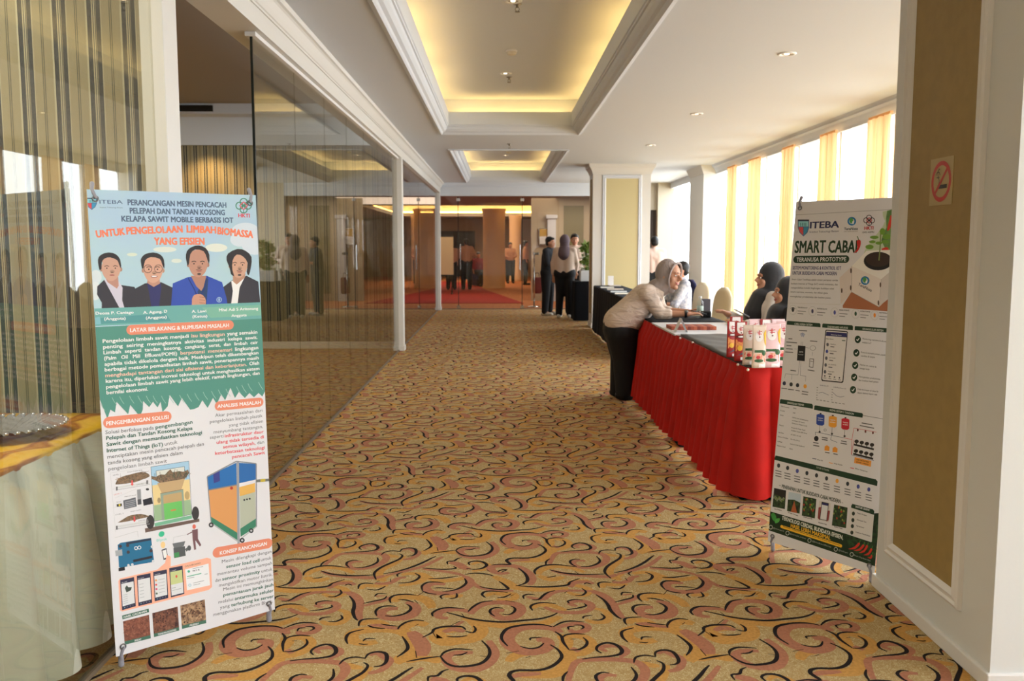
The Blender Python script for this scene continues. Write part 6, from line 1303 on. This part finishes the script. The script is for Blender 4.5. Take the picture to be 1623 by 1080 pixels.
# --- generic figures -------------------------------------------------
def figure(label, loc, rz, shirt, pants, head='hair', headm=None, H=1.65, vox=.014, arms=None, seated=False, shoe=None, skin=None, female=False, group=None, scarf_len=.0, face=True, hands=True, long_=False, build=1.0, lean=0):
    k = H/1.65; t = thing('person', label, 'person', loc, rz, group); skin = skin or skin_
    M = Matrix.Translation(loc) @ Matrix.Rotation(rz, 4, 'Z')
    W = lambda x, y, z: M @ Vector((x*k, y*k, z*k))
    z0 = -.37 if seated else 0     # drop of the torso when seated
    L = lambda x, y, z: W(x, y-lean*max(0, z-.9), z+z0)
    hz = 1.53
    sh_ = [L(s*.17, 0, 1.36) for s in (-1, 1)]
    arms = arms or [((-.23, .02, 1.08), (-.22, -.06, .84)), ((.23, .02, 1.08), (.22, -.06, .84))]
    el = [L(*arms[0][0]), L(*arms[1][0])]; wr = [L(*arms[0][1]), L(*arms[1][1])]
    Fd = (M.to_3x3() @ Vector((0, -1, 0))); P_ = [None, None]
    hips = [L(s*.09, 0, .90) for s in (-1, 1)]
    if seated: kn = [W(s*.11, -.42, .50) for s in (-1, 1)]; an = [W(s*.12, -.42, .09) for s in (-1, 1)]
    else: kn = [W(s*.10, -.01, .48) for s in (-1, 1)]; an = [W(s*.11, .01, .09) for s in (-1, 1)]
    def bd(bm):
        P_[0], P_[1] = headmesh(bm, L(0, -.015, hz), Fd, (0, 0, 1), k*.98); cap(bm, L(0, 0, 1.36), L(0, -.005, 1.47), .052*k, .05*k); cap(bm, L(0, 0, .95), L(0, 0, 1.26), .085*k, .09*k); cap(bm, sh_[0], sh_[1], .04*k)
        for i in (0, 1):
            cap(bm, sh_[i], el[i], .042*k, .036*k); cap(bm, el[i], wr[i], .036*k, .027*k); d = (wr[i]-el[i]).normalized(); up = Vector((0, 0, 1)) if abs(d.z) < .8 else -Fd*1.0
            if hands: hand(bm, wr[i], d, up, k*.98, .5, 1 if i else -1)
            cap(bm, hips[i], kn[i], .085*k, .055*k); cap(bm, kn[i], an[i], .055*k, .04*k); cap(bm, an[i], an[i]+Fd*.1*k-Vector((0, 0, .04*k)), .035*k, .026*k)
    part('body', vox if not hands else min(vox, .011), skin, t, bd, 3)
    def sh(bm):
        b = build
        for dx in (-.06, .06): cap(bm, L(dx, 0, .92), L(dx*1.3, 0, 1.26), .125*k*b, .122*k*b, 14)
        cap(bm, L(0, 0, 1.24), L(0, 0, 1.39), .13*k, .075*k, 14); cap(bm, sh_[0]-Vector((0, 0, .01)), sh_[1]-Vector((0, 0, .01)), .075*k, .075*k, 14)
        if long_: cap(bm, L(0, 0, .92), L(0, 0, .72), .15*k*b, .17*k*b, 16)
        for i in (0, 1):
            e = el[i].lerp(wr[i], .75 if long_ or female else .15); cap(bm, sh_[i], el[i], .066*k, .056*k, 12)
            cap(bm, el[i], e, .056*k, .046*k, 12)
    part('shirt', vox, shirt, t, sh, 3)
    def pn_(bm):
        cap(bm, hips[0], hips[1], .125*k*build, .125*k*build, 14)
        for i in (0, 1): cap(bm, hips[i], kn[i], .118*k, .088*k, 14); cap(bm, kn[i], an[i]+Vector((0, 0, .0)), .088*k, .072*k, 14)
    part('trousers', vox, pants, t, pn_, 3)
    for i in (0, 1): q_ = an[i]; add('shoe', shoesole((q_.x, q_.y, max(0, q_.z-.09*k)), Fd), shoe or mat('shoe_black', (18, 18, 20), .5), t, True, True)
    if face: facebits(t, P_[0], P_[1], k*.98, False)
    P = P_[0]
    if head == 'scarf':
        def hj(bm):
            ellip(bm, P(0, -.036, .026), (.104*k, .114*k, .124*k), 18, 12, P_[1]); ellip(bm, P(0, -.038, -.06), (.098*k, .098*k, .11*k), 16, 10, P_[1]); cap(bm, P(0, -.02, -.09), L(0, .01, 1.33), .085*k, .13*k, 16)
            if scarf_len: cap(bm, L(0, -.05, 1.34), L(0, -.09, 1.34-scarf_len), .115*k, .13*k, 16); cap(bm, L(0, .04, 1.36), L(0, .07, 1.36-scarf_len), .12*k, .13*k, 16)
        part('headscarf', min(vox, .011), headm, t, hj, 3)
    else:
        def hr(bm):
            ellip(bm, P(0, -.03, .05), (.086*k, .095*k, .088*k), 16, 12, P_[1]); ellip(bm, P(0, -.055, -.005), (.082*k, .06*k, .07*k), 14, 10, P_[1]); ellip(bm, P(0, .04, .088), (.06*k, .05*k, .03*k), 12, 8, P_[1])
            if head == 'long': cap(bm, P(0, -.06, 0), P(0, -.08, -.2), .075*k, .06*k, 12)
        part('hair', min(vox, .011), hairm, t, hr, 2)
    return t
bs = mat('scarf_black', (20, 20, 24), .8, sheen=.4); pants = mat('trousers_black', (0, 0, 0)); shirtw = mat('blouse_white', (214, 204, 196), .75)
FX = -PI/2  # facing -X
figure('seated woman in a black headscarf and pale blouse, holding a phone at the table', (2.38, 7.95, 0), FX+.1, shirtw, pants, 'scarf', bs, 1.68, .012, [((-.24, -.12, 1.12), (-.10, -.34, 1.22)), ((.24, -.10, 1.10), (.16, -.30, 1.16))], True, scarf_len=.12, female=True)
figure('seated woman wholly in black headscarf, nearer the right banner and half hidden by it', (2.30, 7.2, 0), FX+.05, mat('robe_black', (20, 20, 22), .8), pants, 'scarf', bs, 1.55, .012, [((-.22, -.10, 1.08), (-.12, -.26, 1.16)), ((.22, -.10, 1.08), (.12, -.26, 1.16))], True, scarf_len=.3, female=True, long_=True)
p = at((1184, 491), y=7.72); bm = NB(); box(bm, -.036, .036, -.074, .074, -.004, .004, .003); bm.transform(Matrix.Translation((2.12, 7.86, .88)) @ Matrix.Rotation(.5, 4, 'Y') @ Matrix.Rotation(1.2, 4, 'Z')); o = add('phone', bm, mat('phone_silver', (150, 150, 156), .3)); setp(o, 'thin silver phone in the seated woman\'s hand', 'phone')
bat = mat('batik_white', (214, 212, 214), .8, c2=(150, 156, 176), scale=30)
figure('seated person in white patterned shirt, partly behind the leaning woman', (2.42, 12.0, 0), FX+.1, bat, mat('trousers_grey', (90, 92, 96), .8), 'hair', None, 1.62, .018, [((-.22, -.15, 1.08), (-.12, -.36, 1.1)), ((.22, -.15, 1.08), (.12, -.36, 1.1))], True, hands=False)
figure('person in a pale pink shirt standing half hidden behind the mid pillar', (3.18, 18.6, 0), PI, mat('shirt_pink', (208, 178, 162), .8), pants, 'hair', None, 1.66, .02, hands=False)
# group by the end glass
grey = mat('shirt_black', (34, 36, 42), .8); white_sh = mat('shoe_white', (206, 202, 192), .5)
figure('person in a black T-shirt with head bowed, left of the trio at the end glass', (1.02, 19.2, 0), math.radians(60), grey, pants, 'hair', None, 1.66, .018, [((-.22, -.08, 1.10), (-.05, -.26, 1.12)), ((.22, -.08, 1.10), (.05, -.26, 1.12))], shoe=white_sh, lean=.08, hands=False)
figure('woman in a mauve headscarf and cream blouse standing at the centre of the trio', (1.33, 18.5, 0), math.radians(165), mat('blouse_cream_far', (206, 182, 164), .75), pants, 'scarf', mat('scarf_mauve', (98, 82, 88), .85), 1.68, .018, [((-.24, -.02, 1.10), (-.2, -.16, .92)), ((.24, .0, 1.08), (.24, -.05, .84))], shoe=white_sh, female=True, long_=False, build=1.12, scarf_len=.08)
figure('man in a cream shirt facing the viewer, right of the trio by the flowers', (1.58, 19.1, 0), 0, mat('blouse_cream_far', (0, 0, 0)), pants, 'hair', None, 1.72, .016, [((-.24, -.08, 1.10), (-.06, -.26, 1.10)), ((.24, -.08, 1.10), (.04, -.26, 1.12))], shoe=white_sh, female=True)
# foyer people
tan = mat('shirt_tan', (190, 140, 104), .8)
figure('person in a tan shirt seen from behind, left of the foyer pair', (-1.62, 30.3, .013), PI, tan, pants, 'hair', None, 1.62, .026, hands=False, face=False, long_=False)
figure('person in a tan shirt with hand on hip, right of the foyer pair', (-1.12, 30.5, .013), PI+.3, tan, pants, 'hair', None, 1.7, .026, [((-.3, .05, 1.12), (-.16, -.02, .98)), ((.3, .05, 1.12), (.16, -.02, .98))], hands=False, face=False)
figure('person in a red top seated at the cream counter in the foyer', (-.78, 33.3, .013), .4, mat('shirt_red', (140, 28, 34), .8), pants, 'hair', None, 1.6, .028, seated=True, hands=False, face=False)
chair('dark covered chair under the person in the red top in the foyer', (-.74, 33.4, .013), .4, chairn)
figure('long haired person in a tan top, right of the fat foyer column', (.42, 36.0, .0), .2, tan, pants, 'long', None, 1.62, .028, [((-.22, -.08, 1.10), (-.05, -.26, 1.05)), ((.22, -.08, 1.10), (.05, -.26, 1.05))], hands=False, face=False)
figure('person in a tan shirt and dark trousers at the glass joint in the foyer', (.98, 34.5, 0), PI/2, tan, pants, 'hair', None, 1.68, .028, hands=False, face=False)
figure('person in pale robes at the far left of the foyer', (-3.0, 31.0, .013), PI, shirtw, mat('trousers_pale', (190, 188, 186), .8), 'hair', None, 1.66, .028, hands=False, face=False)
# chrome floor stand with bag outside the glass
st = thing('floor_stand', 'slim chrome floor stand beyond the end glass, left of the trio', 'stand', (.83, 21.8, 0))
bm = NB(); cyl(bm, (0, 0, .01), (0, 0, 1.32), .02, 12); add('pole', bm, chrome, st, True)
bm = NB(); lathe(bm, [(.001, .0), (.16, .001), (.16, .02), (.03, .035), (.001, .036)], n=24); add('base', bm, chrome, st, True)
bm = NB(); box(bm, -.03, .12, -.02, .02, 1.26, 1.32, .006); add('top_bracket', bm, chrome, st)
bg_ = thing('bag', 'dark red bag hanging at the chrome floor stand', 'bag', (.9, 21.95, .32)); bm = NB(); box(bm, -.1, .12, -.06, .06, 0, .4, .04); add('bag_body', bm, mat('bag_maroon', (110, 44, 38), .8), bg_, True)
bm = NB(); tube(bm, [(-.04, 0, .39), (-.03, 0, .5), (.05, 0, .5), (.06, 0, .39)], .008, 6); add('handle', bm, blackp, bg_)
